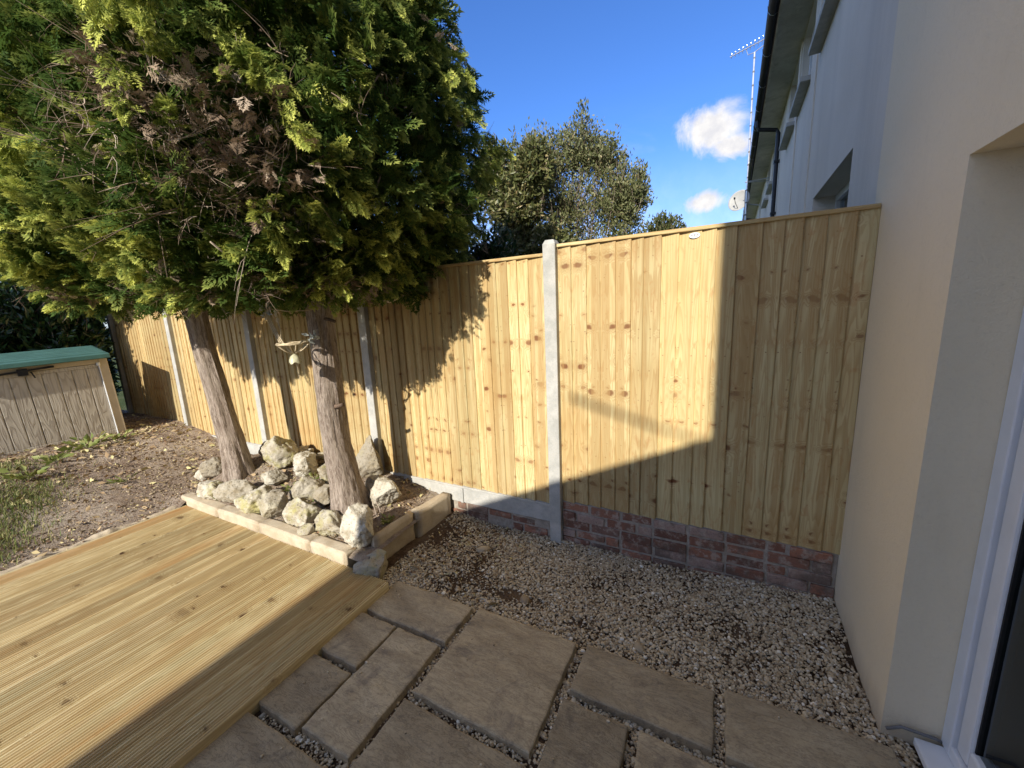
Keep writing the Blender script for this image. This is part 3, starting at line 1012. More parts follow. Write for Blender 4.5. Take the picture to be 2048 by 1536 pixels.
cand = cand[ok]
on_slab = np.zeros(len(cand), bool)
for (x0, x1, y0, y1, _) in slabs:
    on_slab |= (cand[:, 0] > x0) & (cand[:, 0] < x1) & (cand[:, 1] > y0) & (cand[:, 1] < y1)
size = np.clip(r.lognormal(math.log(0.0060), 0.33, len(cand)), 0.0035, 0.014)
size = np.where(on_slab, size * 0.7, size)
z = np.where(on_slab, 0.039, gravz(cand[:, 0], cand[:, 1]) + r.uniform(0.0, 0.012, len(cand)))
rn = np.clip(r.normal(0.5, 0.24, len(cand)), 0, 1)
o = scatter_pebbles('gravel', np.column_stack([cand, z]), size, rn, M['pebble'], 9)
tag(o, 'loose tan and grey pea gravel', 'gravel', kind='stuff')

# a few larger loose stones and bits in the gravel
for i, (x, y, s, lab) in enumerate([(-1.02, 1.97, 0.035, 'brown broken brick piece lying in the bare patch of gravel'), (-0.30, 1.9, 0.03, 'larger dark stone lying in the gravel near the ochre slab'), (-1.55, 2.32, 0.045, 'flat brown stone lying in the gravel by the concrete-edged bed')]):
    o = scatter_pebbles('loose_stone', np.array([[x, y, gravz(x, y) + 0.012]]), np.array([s]), np.array([0.2 + 0.1 * i]), M['pebble'], 60 + i)
    tag(o, lab, 'stone')


# ---------------------------------------------------------------- bed edging and rocks
def rough_block(name, x0, x1, y0, y1, z0, z1, seed, label, group, m, rz=0.0, amp=0.006):
    bm = bmesh.new()
    bmesh.ops.create_cube(bm, size=1.0)
    for v in bm.verts:
        v.co = Vector((v.co.x * (x1 - x0), v.co.y * (y1 - y0), v.co.z * (z1 - z0)))
    bmesh.ops.bevel(bm, geom=bm.edges[:], offset=0.009, segments=2, affect='EDGES')
    long_ = [e for e in bm.edges if e.calc_length() > 0.05]
    bmesh.ops.subdivide_edges(bm, edges=long_, cuts=7, use_grid_fill=True)
    for v in bm.verts:
        q = Vector((v.co.x * 9 + seed * 7.1, v.co.y * 9, v.co.z * 9))
        v.co += mnoise.noise_vector(q) * amp + mnoise.noise_vector(q * 4) * amp * 0.5
    me = bpy.data.meshes.new(name)
    bm.to_mesh(me)
    bm.free()
    a = me.attributes.new('rnd', 'FLOAT', 'POINT')
    a.data.foreach_set('value', np.full(len(me.vertices), (seed * 0.377) % 1.0, dtype=np.float32))
    o = link(name, me, m, None, True)
    o.location = ((x0 + x1) / 2, (y0 + y1) / 2, (z0 + z1) / 2)
    o.rotation_euler = (0, 0, rz)
    return tag(o, label, 'kerb block', group)


GK = 'stone kerb blocks edging the rockery'
kb = [(-4.655, -3.98, 0.164, 'pale kerb block at the far left end of the rockery edge, partly covered in soil'),
      (-3.968, -3.35, 0.166, 'reddish kerb block second from the left along the deck edge'),
      (-3.338, -2.682, 0.170, 'longest tan kerb block along the deck edge of the rockery'),
      (-2.67, -2.285, 0.172, 'short tan kerb block at the corner nearest the paving')]
for i, (x0, x1, zt, lab) in enumerate(kb):
    rough_block('kerb_block', x0, x1, 1.650, 1.758, -0.03, zt, i + 1, lab, GK, M['kerb'], R((-0.8, 0.6, -0.3, 0.4)[i]))
rough_block('kerb_block', -2.218, -2.162, 1.83, 2.235, -0.03, 0.225, 6, 'upright slab edging the rockery on the gravel side, nearer the paving', GK, M['kerb'], R(-2))
rough_block('kerb_block', -2.19, -2.105, 2.245, 2.655, -0.03, 0.225, 7, 'tilted slab edging the rockery on the gravel side, against the fence', GK, M['kerb'], R(-5), 0.009)


def rock(cx, cy, cz, wx, wy, wz, seed, label, rz=0.0, flat=5, pit=1.0):
    Vt, Ft = ico(5)
    r = np.random.RandomState(900 + seed)
    V = Vt.copy()
    for k in range(flat + 5):
        nrm = r.normal(0, 1, 3)
        nrm /= np.linalg.norm(nrm)
        d = r.uniform(0.52, 0.82)
        s = V @ nrm
        over = np.maximum(s - d, 0)
        V -= nrm * (over * 0.93)[:, None]
    V /= np.abs(V).max(axis=0)
    V *= np.array([wx, wy, wz]) / 2
    nrm = Vt
    d1 = fbm(V, 9.0, seed * 1.7, 4)
    d2 = fbm(V, 34.0, seed * 2.3, 3)
    V = V + nrm * (0.012 * d1 + 0.007 * pit * d2)[:, None] * (wx / 0.25)
    c, s_ = math.cos(rz), math.sin(rz)
    V = np.column_stack([V[:, 0] * c - V[:, 1] * s_, V[:, 0] * s_ + V[:, 1] * c, V[:, 2]])
    o = npmesh('rock', V, Ft, M['rock'], None, True, attrs={'rnd': ('POINT', np.full(len(V), (seed * 0.6180) % 1))})
    o.location = (cx, cy, cz)
    return tag(o, label, 'rock', 'rockery stones')


# x, y, width, depth, height, extra z, rotation, label
ROCKS = [
    (-4.93, 2.02, .20, .18, .15, .02, 0.3, 'small cream stone block at the far left end of the rockery'),
    (-4.73, 2.05, .22, .18, .17, .02, 1.1, 'pinkish white stone touching the left side of the left-hand trunk'),
    (-4.29, 1.80, .30, .17, .13, .01, 0.2, 'flat white stone below the left-hand trunk beside a green weed'),
    (-3.93, 1.84, .32, .19, .20, .02, 0.6, 'long tilted grey stone behind the reddish kerb block'),
    (-3.62, 1.84, .30, .18, .20, .02, 0.5, 'pitted brown-grey stone leaning towards the deck, right of the long tilted one'),
    (-3.34, 1.83, .21, .20, .21, .02, -0.4, 'yellowish rounded stone in the front row, middle of the rockery'),
    (-2.99, 1.83, .23, .21, .20, .02, 0.2, 'grey-brown blocky stone behind the longest kerb block'),
    (-2.63, 1.84, .30, .18, .17, .01, -0.3, 'large flat white stone in front of the right-hand trunk'),
    (-2.31, 1.82, .19, .19, .30, .02, 0.1, 'upright knobbly white stone at the rockery corner in front of the right-hand trunk'),
    (-3.25, 2.07, .23, .20, .22, .03, 0.5, 'yellow-green lichened stone in the second row'),
    (-2.98, 2.06, .15, .16, .18, .03, 0.9, 'small yellow stone touching the left side of the right-hand trunk'),
    (-4.05, 2.30, .36, .22, .27, .06, 0.2, 'large pointed white stone right of the left-hand trunk'),
    (-3.66, 2.34, .27, .20, .21, .05, -0.2, 'grey white-speckled stone at the back between the trunks'),
    (-3.24, 2.30, .16, .16, .19, .04, 0.4, 'pale stone half hidden behind the right-hand trunk'),
    (-2.96, 2.52, .26, .17, .40, .05, 0.3, 'tall dark pointed stone behind the right-hand trunk against the fence'),
    (-2.52, 2.28, .28, .20, .28, .03, -0.2, 'round mottled stone right of the right-hand trunk with stems lying over it'),
    (-2.10, 1.735, .19, .20, .21, -.12, 0.2, 'grey corner stone in shade at the end of the kerb, touching the deck'),
    (-4.08, 2.56, .40, .14, .07, .06, 0.1, 'thin flat slate-like stone lying along the fence foot'),
    (-3.62, 2.58, .34, .12, .06, .06, -0.1, 'second thin flat stone along the fence foot, nearer the right-hand trunk'),
    (-3.78, 2.08, .18, .16, .13, .03, 0.7, 'small brown stone in the weeds in the middle of the rockery'),
    (-2.80, 1.73, .10, .09, .08, .02, 0.7, 'fist-sized brown stone wedged behind the longest kerb block'),
]
for i, (x, y, a, b_, h, dz, rz, lab) in enumerate(ROCKS):
    z = float(gz(x, y)) + h * 0.25 + dz
    a, b_, h = a * 1.36, b_ * 1.3, h * 1.34
    rock(x, y, z, a, b_, h, i + 1, lab, rz, pit=1.6 if i in (4, 8, 12) else 1.0)

# weathered edging strip beside the deck
nyy, nxx = 260, 9
Xg, Yg = np.meshgrid(np.linspace(-4.672, -4.568, nxx), np.linspace(-1.4, 1.64, nyy))
pe = np.column_stack([Xg.ravel(), Yg.ravel(), np.zeros(Xg.size)])
cross = np.sin(np.linspace(0, math.pi, nxx))[None, :].repeat(nyy, 0).ravel()
nfb = fbm(pe, 7.0, 2.2, 4)
pe[:, 2] = 0.0 + 0.095 * cross ** 0.35 * (1 + 0.22 * nfb)
pe[:, 0] += 0.018 * fbm(pe * np.array([0.1, 1, 0]), 6.0, 9.1, 3)
pe[:, 0] = np.minimum(pe[:, 0], -4.566)
q = np.arange((nyy - 1) * (nxx - 1))
a = (q // (nxx - 1)) * nxx + q % (nxx - 1)
o = npmesh('edging_strip', pe, np.column_stack([a, a + 1, a + nxx + 1, a + nxx]), M['kerb'], None, False, attrs={'rnd': ('POINT', np.full(len(pe), 0.4))})
tag(o, 'weathered stone edging strip between the deck and the bare soil', 'edging')


# ---------------------------------------------------------------- conifers
def make_trunk(pts, rads, name, parent, seed, k=40, rows=110):
    """tapered trunk with fluted base; uv runs round and up"""
    P = np.array(pts, float)
    t0 = np.linspace(0, 1, len(P))
    tt = np.linspace(0, 1, rows)
    C = np.column_stack([np.interp(tt, t0, P[:, i]) for i in range(3)])
    kern = np.array([1, 2, 3, 2, 1.0]) / 9
    for i in range(2):
        pad = np.pad(C[:, i], 2, mode='edge')
        C[:, i] = np.convolve(pad, kern, 'valid')
    rr = np.interp(tt, t0, rads)
    th = np.arange(k + 1) / k * 2 * math.pi
    r = np.random.RandomState(seed)
    ph = r.rand(6) * 6
    Vs, Us = [], []
    for j in range(rows):
        z = C[j, 2] - C[0, 2]
        flare = math.exp(-z / 0.16)
        for a in th:
            f = rr[j] * (1 + 0.05 * math.sin(3 * a + ph[0] + z * 0.8) + 0.035 * math.sin(7 * a + ph[1] + z * 1.5) + flare * (0.16 * math.sin(5 * a + ph[2]) + 0.1 * math.sin(3 * a + ph[3])))
            q = Vector((math.cos(a) * 3.2 + seed, math.sin(a) * 3.2, z * 1.2))
            f += 0.012 * mnoise.fractal(q * 2.0, 1.0, 2.0, 4) + 0.004 * mnoise.noise(Vector((a * 14, z * 5, seed)))
            Vs.append((C[j, 0] + f * math.cos(a), C[j, 1] + f * math.sin(a), C[j, 2]))
            Us.append((a / 6.283 * 0.9, z + seed))
    q = np.arange((rows - 1) * k)
    a = (q // k) * (k + 1) + q % k
    F = np.column_stack([a, a + 1, a + k + 2, a + k + 1])
    return npmesh(name, np.array(Vs), F, M['bark'], parent, True, uv=np.array(Us))


def frond_templates(seed, count=6, dense=8):
    """flat fern-like sprays: quads (q,4,3) with tip value per vertex"""
    r = np.random.RandomState(seed)
    out = []
    for c in range(count):
        Q, T = [], []
        droop = r.uniform(0.05, 0.25)
        for k in range(dense):
            f = (k + 0.5) / dense
            bx = f
            ln = (0.50 * (1 - f) ** 0.7 + 0.12) * r.uniform(0.75, 1.2)
            for sgn in (-1, 1):
                ang = sgn * r.uniform(0.6, 0.95)
                d = np.array([math.cos(ang), math.sin(ang), r.normal(0, 0.12)])
                nrm = np.array([-d[1], d[0], 0.0])
                base = np.array([bx, 0, -droop * bx * bx])
                w_ = 0.040 * r.uniform(0.8, 1.3)
                tipz = -0.10 * ln
                A = base
                B = base + d * ln * 0.45 + nrm * w_
                Cc = base + d * ln + np.array([0, 0, tipz])
                D = base + d * ln * 0.45 - nrm * w_
                Q.append([A, B, Cc, D])
                T.append([f * 0.5, f * 0.5 + 0.2, min(1, 0.45 + f * 0.6), f * 0.5 + 0.2])
                for s2 in (-1, 1):
                    b2 = base + d * ln * r.uniform(0.3, 0.6)
                    a2 = ang + s2 * r.uniform(0.5, 0.8)
                    d2 = np.array([math.cos(a2), math.sin(a2), r.normal(0, 0.2)])
                    n2 = np.array([-d2[1], d2[0], 0.0])
                    l2 = ln * r.uniform(0.4, 0.6)
                    Q.append([b2, b2 + d2 * l2 * 0.5 + n2 * w_ * 0.75, b2 + d2 * l2, b2 + d2 * l2 * 0.5 - n2 * w_ * 0.75])
                    T.append([f * 0.5 + .1, f * 0.5 + 0.3, min(1, 0.5 + f * 0.6), f * 0.5 + 0.3])
        # tip leaf
        Q.append([np.array([0.9, 0, -droop * .8]), np.array([1.02, 0.05, -droop]), np.array([1.2, 0, -droop * 1.35]), np.array([1.02, -0.05, -droop])])
        T.append([0.6, 0.8, 1.0, 0.8])
        out.append((np.array(Q), np.array(T)))
    return out


FT = frond_templates(21, 8, 7)


def place_fronds(name, pos, axis, size, rnd, m, parent, seed, tipf=None):
    r = np.random.RandomState(seed)
    n = len(pos)
    x = axis / np.linalg.norm(axis, axis=1)[:, None]
    ref = r.normal(0, 0.6, (n, 3)) + np.array([0, 0, 1.0])
    y = np.cross(ref, x)
    y /= np.linalg.norm(y, axis=1)[:, None] + 1e-9
    z = np.cross(x, y)
    Vs, Ts, Rs = [], [], []
    which = r.randint(0, len(FT), n)
    for k, (Q, T) in enumerate(FT):
        ii = np.where(which == k)[0]
        if not len(ii):
            continue
        L = Q.reshape(-1, 3)
        P = (L[None, :, 0:1] * x[ii][:, None, :] + L[None, :, 1:2] * y[ii][:, None, :] + L[None, :, 2:3] * z[ii][:, None, :]) * size[ii][:, None, None] + pos[ii][:, None, :]
        Vs.append(P.reshape(-1, 3))
        Ts.append((T.ravel()[None, :] * (np.ones((len(ii), 1)) if tipf is None else tipf[ii][:, None])).ravel())
        Rs.append(np.repeat(rnd[ii], len(L)))
    V = np.concatenate(Vs)
    F = np.arange(len(V)).reshape(-1, 4)
    return npmesh(name, V, F, m, parent, False, attrs={'tip': ('POINT', np.concatenate(Ts)), 'rnd': ('POINT', np.concatenate(Rs))})


DEAD = [((-2.05, 1.08, 2.60), 0.36), ((-2.3, 0.90, 2.80), 0.25), ((-1.80, 1.22, 2.42), 0.24), ((-2.15, 1.02, 2.35), 0.24), ((-2.70, 0.80, 2.66), 0.15)]


def crown_points(n, cx, cy, a, b, z0, z1, seed, inner=0.45):
    r = np.random.RandomState(seed)
    th = r.uniform(0, 2 * math.pi, n)
    f = r.rand(n) ** 1.25
    z = z0 + (z1 - z0) * f
    prof = 0.62 + 0.38 * sstep(z, z0 - 0.05, z0 + 0.62)
    prof = prof * (1 - 0.60 * sstep(z, 3.5, z1 + 0.4))
    ct, st = np.cos(th), np.sin(th)
    e = 2 / 2.5
    sx = np.sign(ct) * np.abs(ct) ** e
    sy = np.sign(st) * np.abs(st) ** e
    lump = 1 + 0.075 * np.sin(th * 5 + z * 3.1 + seed) + 0.06 * np.sin(th * 9 - z * 5.0) + 0.05 * np.sin(z * 8 + th * 3)
    depth = 1 - np.abs(r.normal(0, 1, n)) * inner * 0.42
    depth = np.clip(depth, 0.25, 1.0)
    rad = prof * lump * depth
    pos = np.column_stack([cx + a * sx * rad, cy + b * sy * rad, z])
    outv = np.column_stack([ct / a, st / b, np.zeros(n)])
    outv /= np.linalg.norm(outv, axis=1)[:, None]
    return pos, outv, depth


def deadness(pos):
    d = np.zeros(len(pos))
    for c, rr in DEAD:
        q = np.linalg.norm((pos - np.array(c)) * np.array([1, 1, 1.1]), axis=1) / rr
        d = np.maximum(d, np.clip(1.5 - q * 1.1, 0, 1))
    return d


def conifer(label, trunk_pts, trunk_r, crown, seed, nf):
    base = trunk_pts[0]
    e = empty('conifer_tree', (0, 0, 0))
    e.location = (base[0], base[1], base[2])
    tag(e, label, 'tree', 'shaped garden conifers')
    inv = Matrix.Translation(e.location).inverted()
    parts = []
    parts.append(make_trunk(trunk_pts, trunk_r, 'trunk', e, seed))
    cx, cy, a, b_, z0, z1 = crown
    r = np.random.RandomState(seed + 1)
    # most sprays sit in clumps along short side branches, the rest fill the inside
    per = 19
    ncl = int(nf * 1.12 / per)
    cpos, cout, cdep = crown_points(ncl, *crown, seed + 2, inner=0.30)
    dd = deadness(cpos)
    under = sstep(-cpos[:, 2], -z0 - 0.14, -z0 + 0.0) * 0.5
    ck = r.rand(ncl) > np.maximum(dd * 0.9, under * 0.6)
    cpos, cout, cdep = cpos[ck], cout[ck], cdep[ck]
    ncl = len(cpos)
    cax = cout * r.uniform(0.5, 1.0, ncl)[:, None] + r.normal(0, 0.36, (ncl, 3)) + np.column_stack([np.zeros(ncl), np.zeros(ncl), r.normal(-0.05, 0.45, ncl)])
    hang = sstep(cpos[:, 0], -2.6, -1.9) * sstep(cpos[:, 2], 2.3, 2.8) * 0.85
    cax[:, 2] -= hang * r.uniform(0.4, 1.5, ncl)
    cax /= np.linalg.norm(cax, axis=1)[:, None]
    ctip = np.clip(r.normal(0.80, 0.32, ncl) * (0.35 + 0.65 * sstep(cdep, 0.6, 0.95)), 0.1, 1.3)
    crn = np.clip(r.normal(0.5, 0.27, ncl), 0, 1)
    idx = np.repeat(np.arange(ncl), per)
    n = len(idx)
    tt_ = r.rand(n) ** 0.8
    Lc = r.uniform(0.16, 0.32, ncl)[idx]
    side = r.normal(0, 1, (n, 3))
    side -= cax[idx] * np.sum(side * cax[idx], axis=1)[:, None]
    side /= np.linalg.norm(side, axis=1)[:, None]
    p = cpos[idx] + cax[idx] * ((tt_ - 0.65) * Lc)[:, None] + side * (r.uniform(0.0, 0.05, n) * (1.1 - tt_))[:, None]
    ax = cax[idx] * 0.85 + side * (r.uniform(0.2, 0.85, n) * (1.15 - tt_))[:, None]
    size = r.uniform(0.046, 0.098, n) * (1.15 - 0.3 * tt_)
    rn = np.clip(crn[idx] + r.normal(0, 0.10, n), 0, 1)
    tf = ctip[idx] * (0.55 + 0.45 * tt_)
    ip, iout, ide = crown_points(int(nf * 0.40), cx, cy, a * 0.92, b_ * 0.92, z0, z1, seed + 5, 0.75)
    kk = r.rand(len(ip)) > deadness(ip) * 0.8
    ip, iout = ip[kk], iout[kk]
    n2 = len(ip)
    p = np.concatenate([p, ip])
    ax = np.concatenate([ax, iout * 0.6 + r.normal(0, 0.5, (n2, 3))])
    size = np.concatenate([size, r.uniform(0.10, 0.19, n2)])
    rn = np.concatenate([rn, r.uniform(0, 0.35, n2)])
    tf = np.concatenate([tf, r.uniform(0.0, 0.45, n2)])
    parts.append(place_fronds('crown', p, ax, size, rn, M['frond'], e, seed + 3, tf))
    # brown dead sprays: bare patch, underside and inside
    nd = int(nf * 0.8)
    pos, outv, depth = crown_points(nd, cx, cy, a * 0.99, b_ * 0.99, z0, z1, seed + 8, 0.6)
    dd = deadness(pos)
    under = sstep(-pos[:, 2], -z0 - 0.22, -z0 - 0.02)
    keep = (r.rand(nd) < np.maximum(np.maximum(dd, under * 0.5), 0.03 + 0.25 * (depth < 0.75)))
    p, o_ = pos[keep], outv[keep]
    n = len(p)
    ax = o_ * 0.5 + r.normal(0, 0.6, (n, 3))
    parts.append(place_fronds('dead_foliage', p, ax, r.uniform(0.035, 0.085, n), r.rand(n), M['frond_dead'], e, seed + 9))
    # limbs
    lb = MB()
    top = np.array(trunk_pts[-1])
    for k in range(34):
        th = r.uniform(0, 2 * math.pi)
        z = r.uniform(z0 + 0.02, z0 + 1.9)
        st = np.array([np.interp(z, [q[2] for q in trunk_pts], [q[0] for q in trunk_pts]), np.interp(z, [q[2] for q in trunk_pts], [q[1] for q in trunk_pts]), z])
        en = np.array([cx + a * 0.86 * math.cos(th), cy + b_ * 0.86 * math.sin(th), z + r.uniform(-0.05, 0.45)])
        t = np.linspace(0, 1, 7)[:, None]
        P = st + (en - st) * t + np.array([0, 0, -0.16]) * np.sin(t * math.pi) + r.normal(0, 0.02, (7, 3)) * t
        lb.tube(P, np.linspace(r.uniform(0.016, 0.03), 0.004, 7), 6)
    parts.append(lb.build('limb', M['twig'], e, smooth=True))
    # bare twigs
    tw = MB()
    nt = 1700
    pos, outv, depth = crown_points(nt * 14, cx, cy, a, b_, z0, z1, seed + 12, 0.35)
    dd = deadness(pos)
    under = sstep(-pos[:, 2], -z0 - 0.22, -z0 - 0.02)
    idx = np.where(r.rand(len(pos)) < np.maximum(dd * 0.8, np.maximum(under * 0.12, 0.012)))[0][:nt]
    for i in idx:
        L = r.uniform(0.06, 0.19)
        d = outv[i] * r.uniform(-0.2, 0.9) + r.normal(0, 0.55, 3)
        d /= np.linalg.norm(d)
        curl = r.normal(0, 0.9, 3)
        t = np.linspace(0, 1, 6)[:, None]
        P = pos[i] - outv[i] * 0.07 + d * L * t + curl * L * t * t * 0.6
        rd = r.rand()
        w0 = r.uniform(0.0013, 0.0032)
        tw.tube(P, np.linspace(w0, w0 * 0.3, 6), 4, False, rd)
        for q in range(r.randint(1, 4)):
            j = r.randint(1, 5)
            d2 = d + r.normal(0, 0.7, 3)
            d2 /= np.linalg.norm(d2)
            t2 = np.linspace(0, 1, 4)[:, None]
            tw.tube(P[j] + d2 * L * 0.5 * t2 + curl * L * 0.3 * t2 * t2, np.linspace(w0 * 0.6, w0 * 0.2, 4), 4, False, rd)
    parts.append(tw.build('bare_twigs', M['twig'], e))
    for q in parts:
        q.matrix_parent_inverse = inv
    return e


T1 = [(-4.29, 2.05, 0.22), (-4.30, 2.03, 0.6), (-4.33, 1.995, 1.1), (-4.36, 1.96, 1.6), (-4.38, 1.945, 2.0), (-4.41, 1.93, 2.8), (-4.45, 1.95, 4.4)]
T2 = [(-2.66, 2.05, 0.12), (-2.67, 2.02, 0.5), (-2.68, 1.99, 0.9), (-2.68, 1.99, 1.4), (-2.68, 1.995, 1.9), (-2.70, 2.02, 2.8), (-2.75, 2.08, 4.3)]
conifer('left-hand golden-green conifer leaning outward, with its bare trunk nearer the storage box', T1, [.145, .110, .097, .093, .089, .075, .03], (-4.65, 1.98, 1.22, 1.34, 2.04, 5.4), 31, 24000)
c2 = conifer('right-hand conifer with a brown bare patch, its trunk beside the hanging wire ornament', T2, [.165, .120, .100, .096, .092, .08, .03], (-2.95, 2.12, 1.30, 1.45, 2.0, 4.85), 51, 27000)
# sawn stubs on the right trunk
for (x, y, z, dx, dy, dz, ra) in [(-2.605, 1.96, 1.15, .08, .02, .02, .016), (-2.62, 1.97, 1.83, .11, .02, -.03, .012)]:
    sb = MB()
    sb.tube([(x - dx * .4, y, z), (x + dx * .5, y + dy * .5, z + dz * .4), (x + dx, y + dy, z + dz)], [ra * 1.2, ra, ra * 0.9], 10)
    so = sb.build('branch_stub', M['bark_stub'], c2, 0, True)
    so.matrix_parent_inverse = Matrix.Translation(c2.location).inverted()


# ---------------------------------------------------------------- leafy shrubs
def leaf_cloud(name, pos, nrm, length, width, rnd, m, parent, fold=0.25):
    n = len(pos)
    r = np.random.RandomState(n % 1000)
    x = nrm / (np.linalg.norm(nrm, axis=1)[:, None] + 1e-9)
    y = np.cross(x, r.normal(0, 1, (n, 3)))
    y /= np.linalg.norm(y, axis=1)[:, None] + 1e-9
    z = np.cross(x, y)
    L, Wd = length[:, None], width[:, None]
    A = pos
    Bp = pos + x * L * 0.45 + y * Wd + z * Wd * fold
    C = pos + x * L + z * L * -0.12
    D = pos + x * L * 0.45 - y * Wd + z * Wd * fold
    V = np.stack([A, Bp, C, D], axis=1).reshape(-1, 3)
    i = np.arange(n) * 4
    F = np.concatenate([np.column_stack([i, i + 1, i + 2]), np.column_stack([i, i + 2, i + 3])])
    return npmesh(name, V, F, m, parent, False, attrs={'rnd': ('POINT', np.repeat(rnd, 4))})


def shrub(name, label, cat, base, blobs, nb, per, leaf, m, seed, upward=0.4, droop=0.0, group=None, twr=0.012, far=1.0):
    """blobs: (cx,cy,cz,rx,ry,rz,weight); twigs radiate from the base, leaves sit along them"""
    if far != 1.0:
        base = (base[0] * far, base[1] * far, base[2])
        blobs = [(q[0] * far, q[1] * far, 1.81 + (q[2] - 1.81) * far, q[3] * far, q[4] * far, q[5] * far, q[6]) for q in blobs]
    r = np.random.RandomState(seed)
    e = empty(name, base)
    tag(e, label, cat, group)
    st = MB()
    P, Nn = [], []
    wts = np.array([b_[6] for b_ in blobs], float)
    wts /= wts.sum()
    for k in range(nb):
        bl = blobs[r.choice(len(blobs), p=wts)]
        d = r.normal(0, 1, 3)
        d /= np.linalg.norm(d)
        rad = r.rand() ** 0.4
        en = np.array(bl[:3]) + d * rad * np.array(bl[3:6])
        s0 = np.array(bl[:3]) + (en - np.array(bl[:3])) * 0.35 - np.array([0, 0, bl[5] * 0.25])
        if k % 12 == 0:
            s0 = np.array(base) + np.array([r.normal(0, .06), r.normal(0, .06), 0])
        t = np.linspace(0, 1, 6)[:, None]
        C = s0 + (en - s0) * t + r.normal(0, 0.05, 3) * np.sin(t * 3.14) + np.array([0, 0, -droop]) * t * t
        st.tube(C, np.linspace(twr if k % 12 == 0 else twr * 0.4, twr * 0.12, 6), 5, False)
        q = r.rand(per) ** 0.7
        pp = np.column_stack([np.interp(q, t[:, 0], C[:, i]) for i in range(3)]) + r.normal(0, 0.035, (per, 3))
        dirn = (en - s0) / (np.linalg.norm(en - s0) + 1e-9)
        nn = dirn * 0.6 + r.normal(0, 0.6, (per, 3)) + np.array([0, 0, upward - droop * 2])
        P.append(pp)
        Nn.append(nn)
    P, Nn = np.concatenate(P), np.concatenate(Nn)
    n = len(P)
    s_o = st.build('stems', M['twig'], e)
    l_o = leaf_cloud('foliage', P, Nn, leaf * r.uniform(0.65, 1.3, n), leaf * r.uniform(0.17, 0.27, n), np.clip(r.normal(.45, .26, n), 0, 1), m, e)
    for q in (s_o, l_o):
        q.matrix_parent_inverse = Matrix.Translation(e.location).inverted()
    return e


shrub('olive_tree', 'broad airy grey-green small-leaved tree behind the fence against the sky', 'tree', (-1.6, 4.6, -0.05),
      [(-1.6, 4.6, 3.0, .62, .45, .62, 5), (-1.48, 4.6, 3.56, .38, .3, .38, 2.4), (-1.02, 4.55, 3.0, .34, .3, .50, 3.2), (-1.5, 4.6, 2.35, .6, .4, .45, 3), (-1.44, 4.6, 3.9, .09, .1, .20, 0.18),
       (-2.1, 4.6, 3.45, .45, .35, .50, 3.0), (-1.2, 4.6, 3.45, .28, .28, .30, 1.8), (-0.95, 4.5, 2.55, .22, .25, .25, 0.9), (-2.35, 4.6, 3.2, .4, .35, .5, 2.0), (-1.88, 4.6, 3.55, .32, .3, .42, 2.4), (-0.86, 4.55, 2.95, .2, .22, .36, 1.2)],
      1750, 24, 0.058, M['leaf_olive'], 5, 0.5, 0.0, None, 0.008, 1.45)
shrub('broadleaf_shrub', 'brownish-green broad-leaved shrub between the conifer and the airy grey-green tree', 'shrub', (-2.1, 4.15, -0.05),
      [(-2.0, 4.1, 3.0, .36, .32, .45, 4), (-1.82, 4.1, 3.35, .24, .22, .32, 2.0), (-2.3, 4.1, 3.3, .34, .3, .45, 3), (-1.9, 4.0, 2.45, .5, .32, .4, 3), (-1.55, 4.0, 2.5, .25, .25, .35, 1.2)],
      800, 24, 0.088, M['leaf_broad'], 6, 0.1, 0.08, None, 0.009, 1.45)
shrub('laurel_hedge', 'dark glossy hedge filling the shade behind the storage box', 'hedge', (-10.2, 1.2, 0.35),
      [(-9.6, 1.9, 1.7, .8, .9, 1.3, 3), (-9.8, 0.2, 1.8, .8, 1.2, 1.3, 3), (-10.0, -1.4, 1.9, .8, 1.2, 1.4, 3), (-9.5, 2.4, 0.9, .6, .4, .7, 2), (-9.6, 0.8, 2.8, .8, 1.6, .8, 2), (-9.5, 1.0, 0.8, .7, 1.6, .6, 2), (-9.2, 1.7, 2.1, .5, 1.0, .5, 3), (-9.05, 2.35, 1.7, .35, .3, 1.3, 4), (-8.55, 2.0, 1.6, .32, .55, 1.2, 5), (-8.5, 1.0, 1.8, .35, .7, 1.1, 4), (-8.1, 2.25, 2.5, .35, .3, .35, 1.6), (-8.35, 0.1, 1.9, .4, .8, 1.1, 3), (-8.98, 2.45, 2.0, .25, .22, 1.5, 4), (-9.3, 2.0, 0.9, .4, .6, .6, 3)],
      5200, 26, 0.105, M['leaf_laurel'], 8, 0.3)
shrub('dark_shrub', 'dense dark green shrub just over the fence below the conifer', 'shrub', (-3.4, 3.7, -0.05),
      [(-2.6, 3.6, 1.9, .6, .4, .55, 3), (-3.5, 3.7, 2.0, .7, .5, .7, 3), (-1.9, 3.9, 1.8, .5, .4, .5, 2), (-2.2, 3.7, 2.35, .4, .3, .4, 2.2)],
      560, 26, 0.07, M['leaf_laurel'], 12, 0.3)
shrub('round_tree', 'distant round-topped tree just above the fence top', 'tree', (-1.6, 13.0, -0.05),
      [(-1.6, 13.0, 3.7, .72, .7, .85, 5), (-2.1, 13.1, 3.5, .5, .5, .8, 2), (-1.1, 13.0, 3.4, .45, .5, .65, 2)], 520, 26, 0.12, M['leaf_far'], 14, 0.5)

# ---------------------------------------------------------------- own house (cream) with patio door
WX = 0.686
house = empty('cream_house', (WX, 2.4, 0))
tag(house, 'cream painted house wall with a white framed glass door recessed into it', 'house')
hinv = Matrix.Translation(house.location).inverted()


def hpart(o, par=house):
    o.parent = par
    o.matrix_parent_inverse = hinv if par is house else Matrix.Identity(4)
    return o


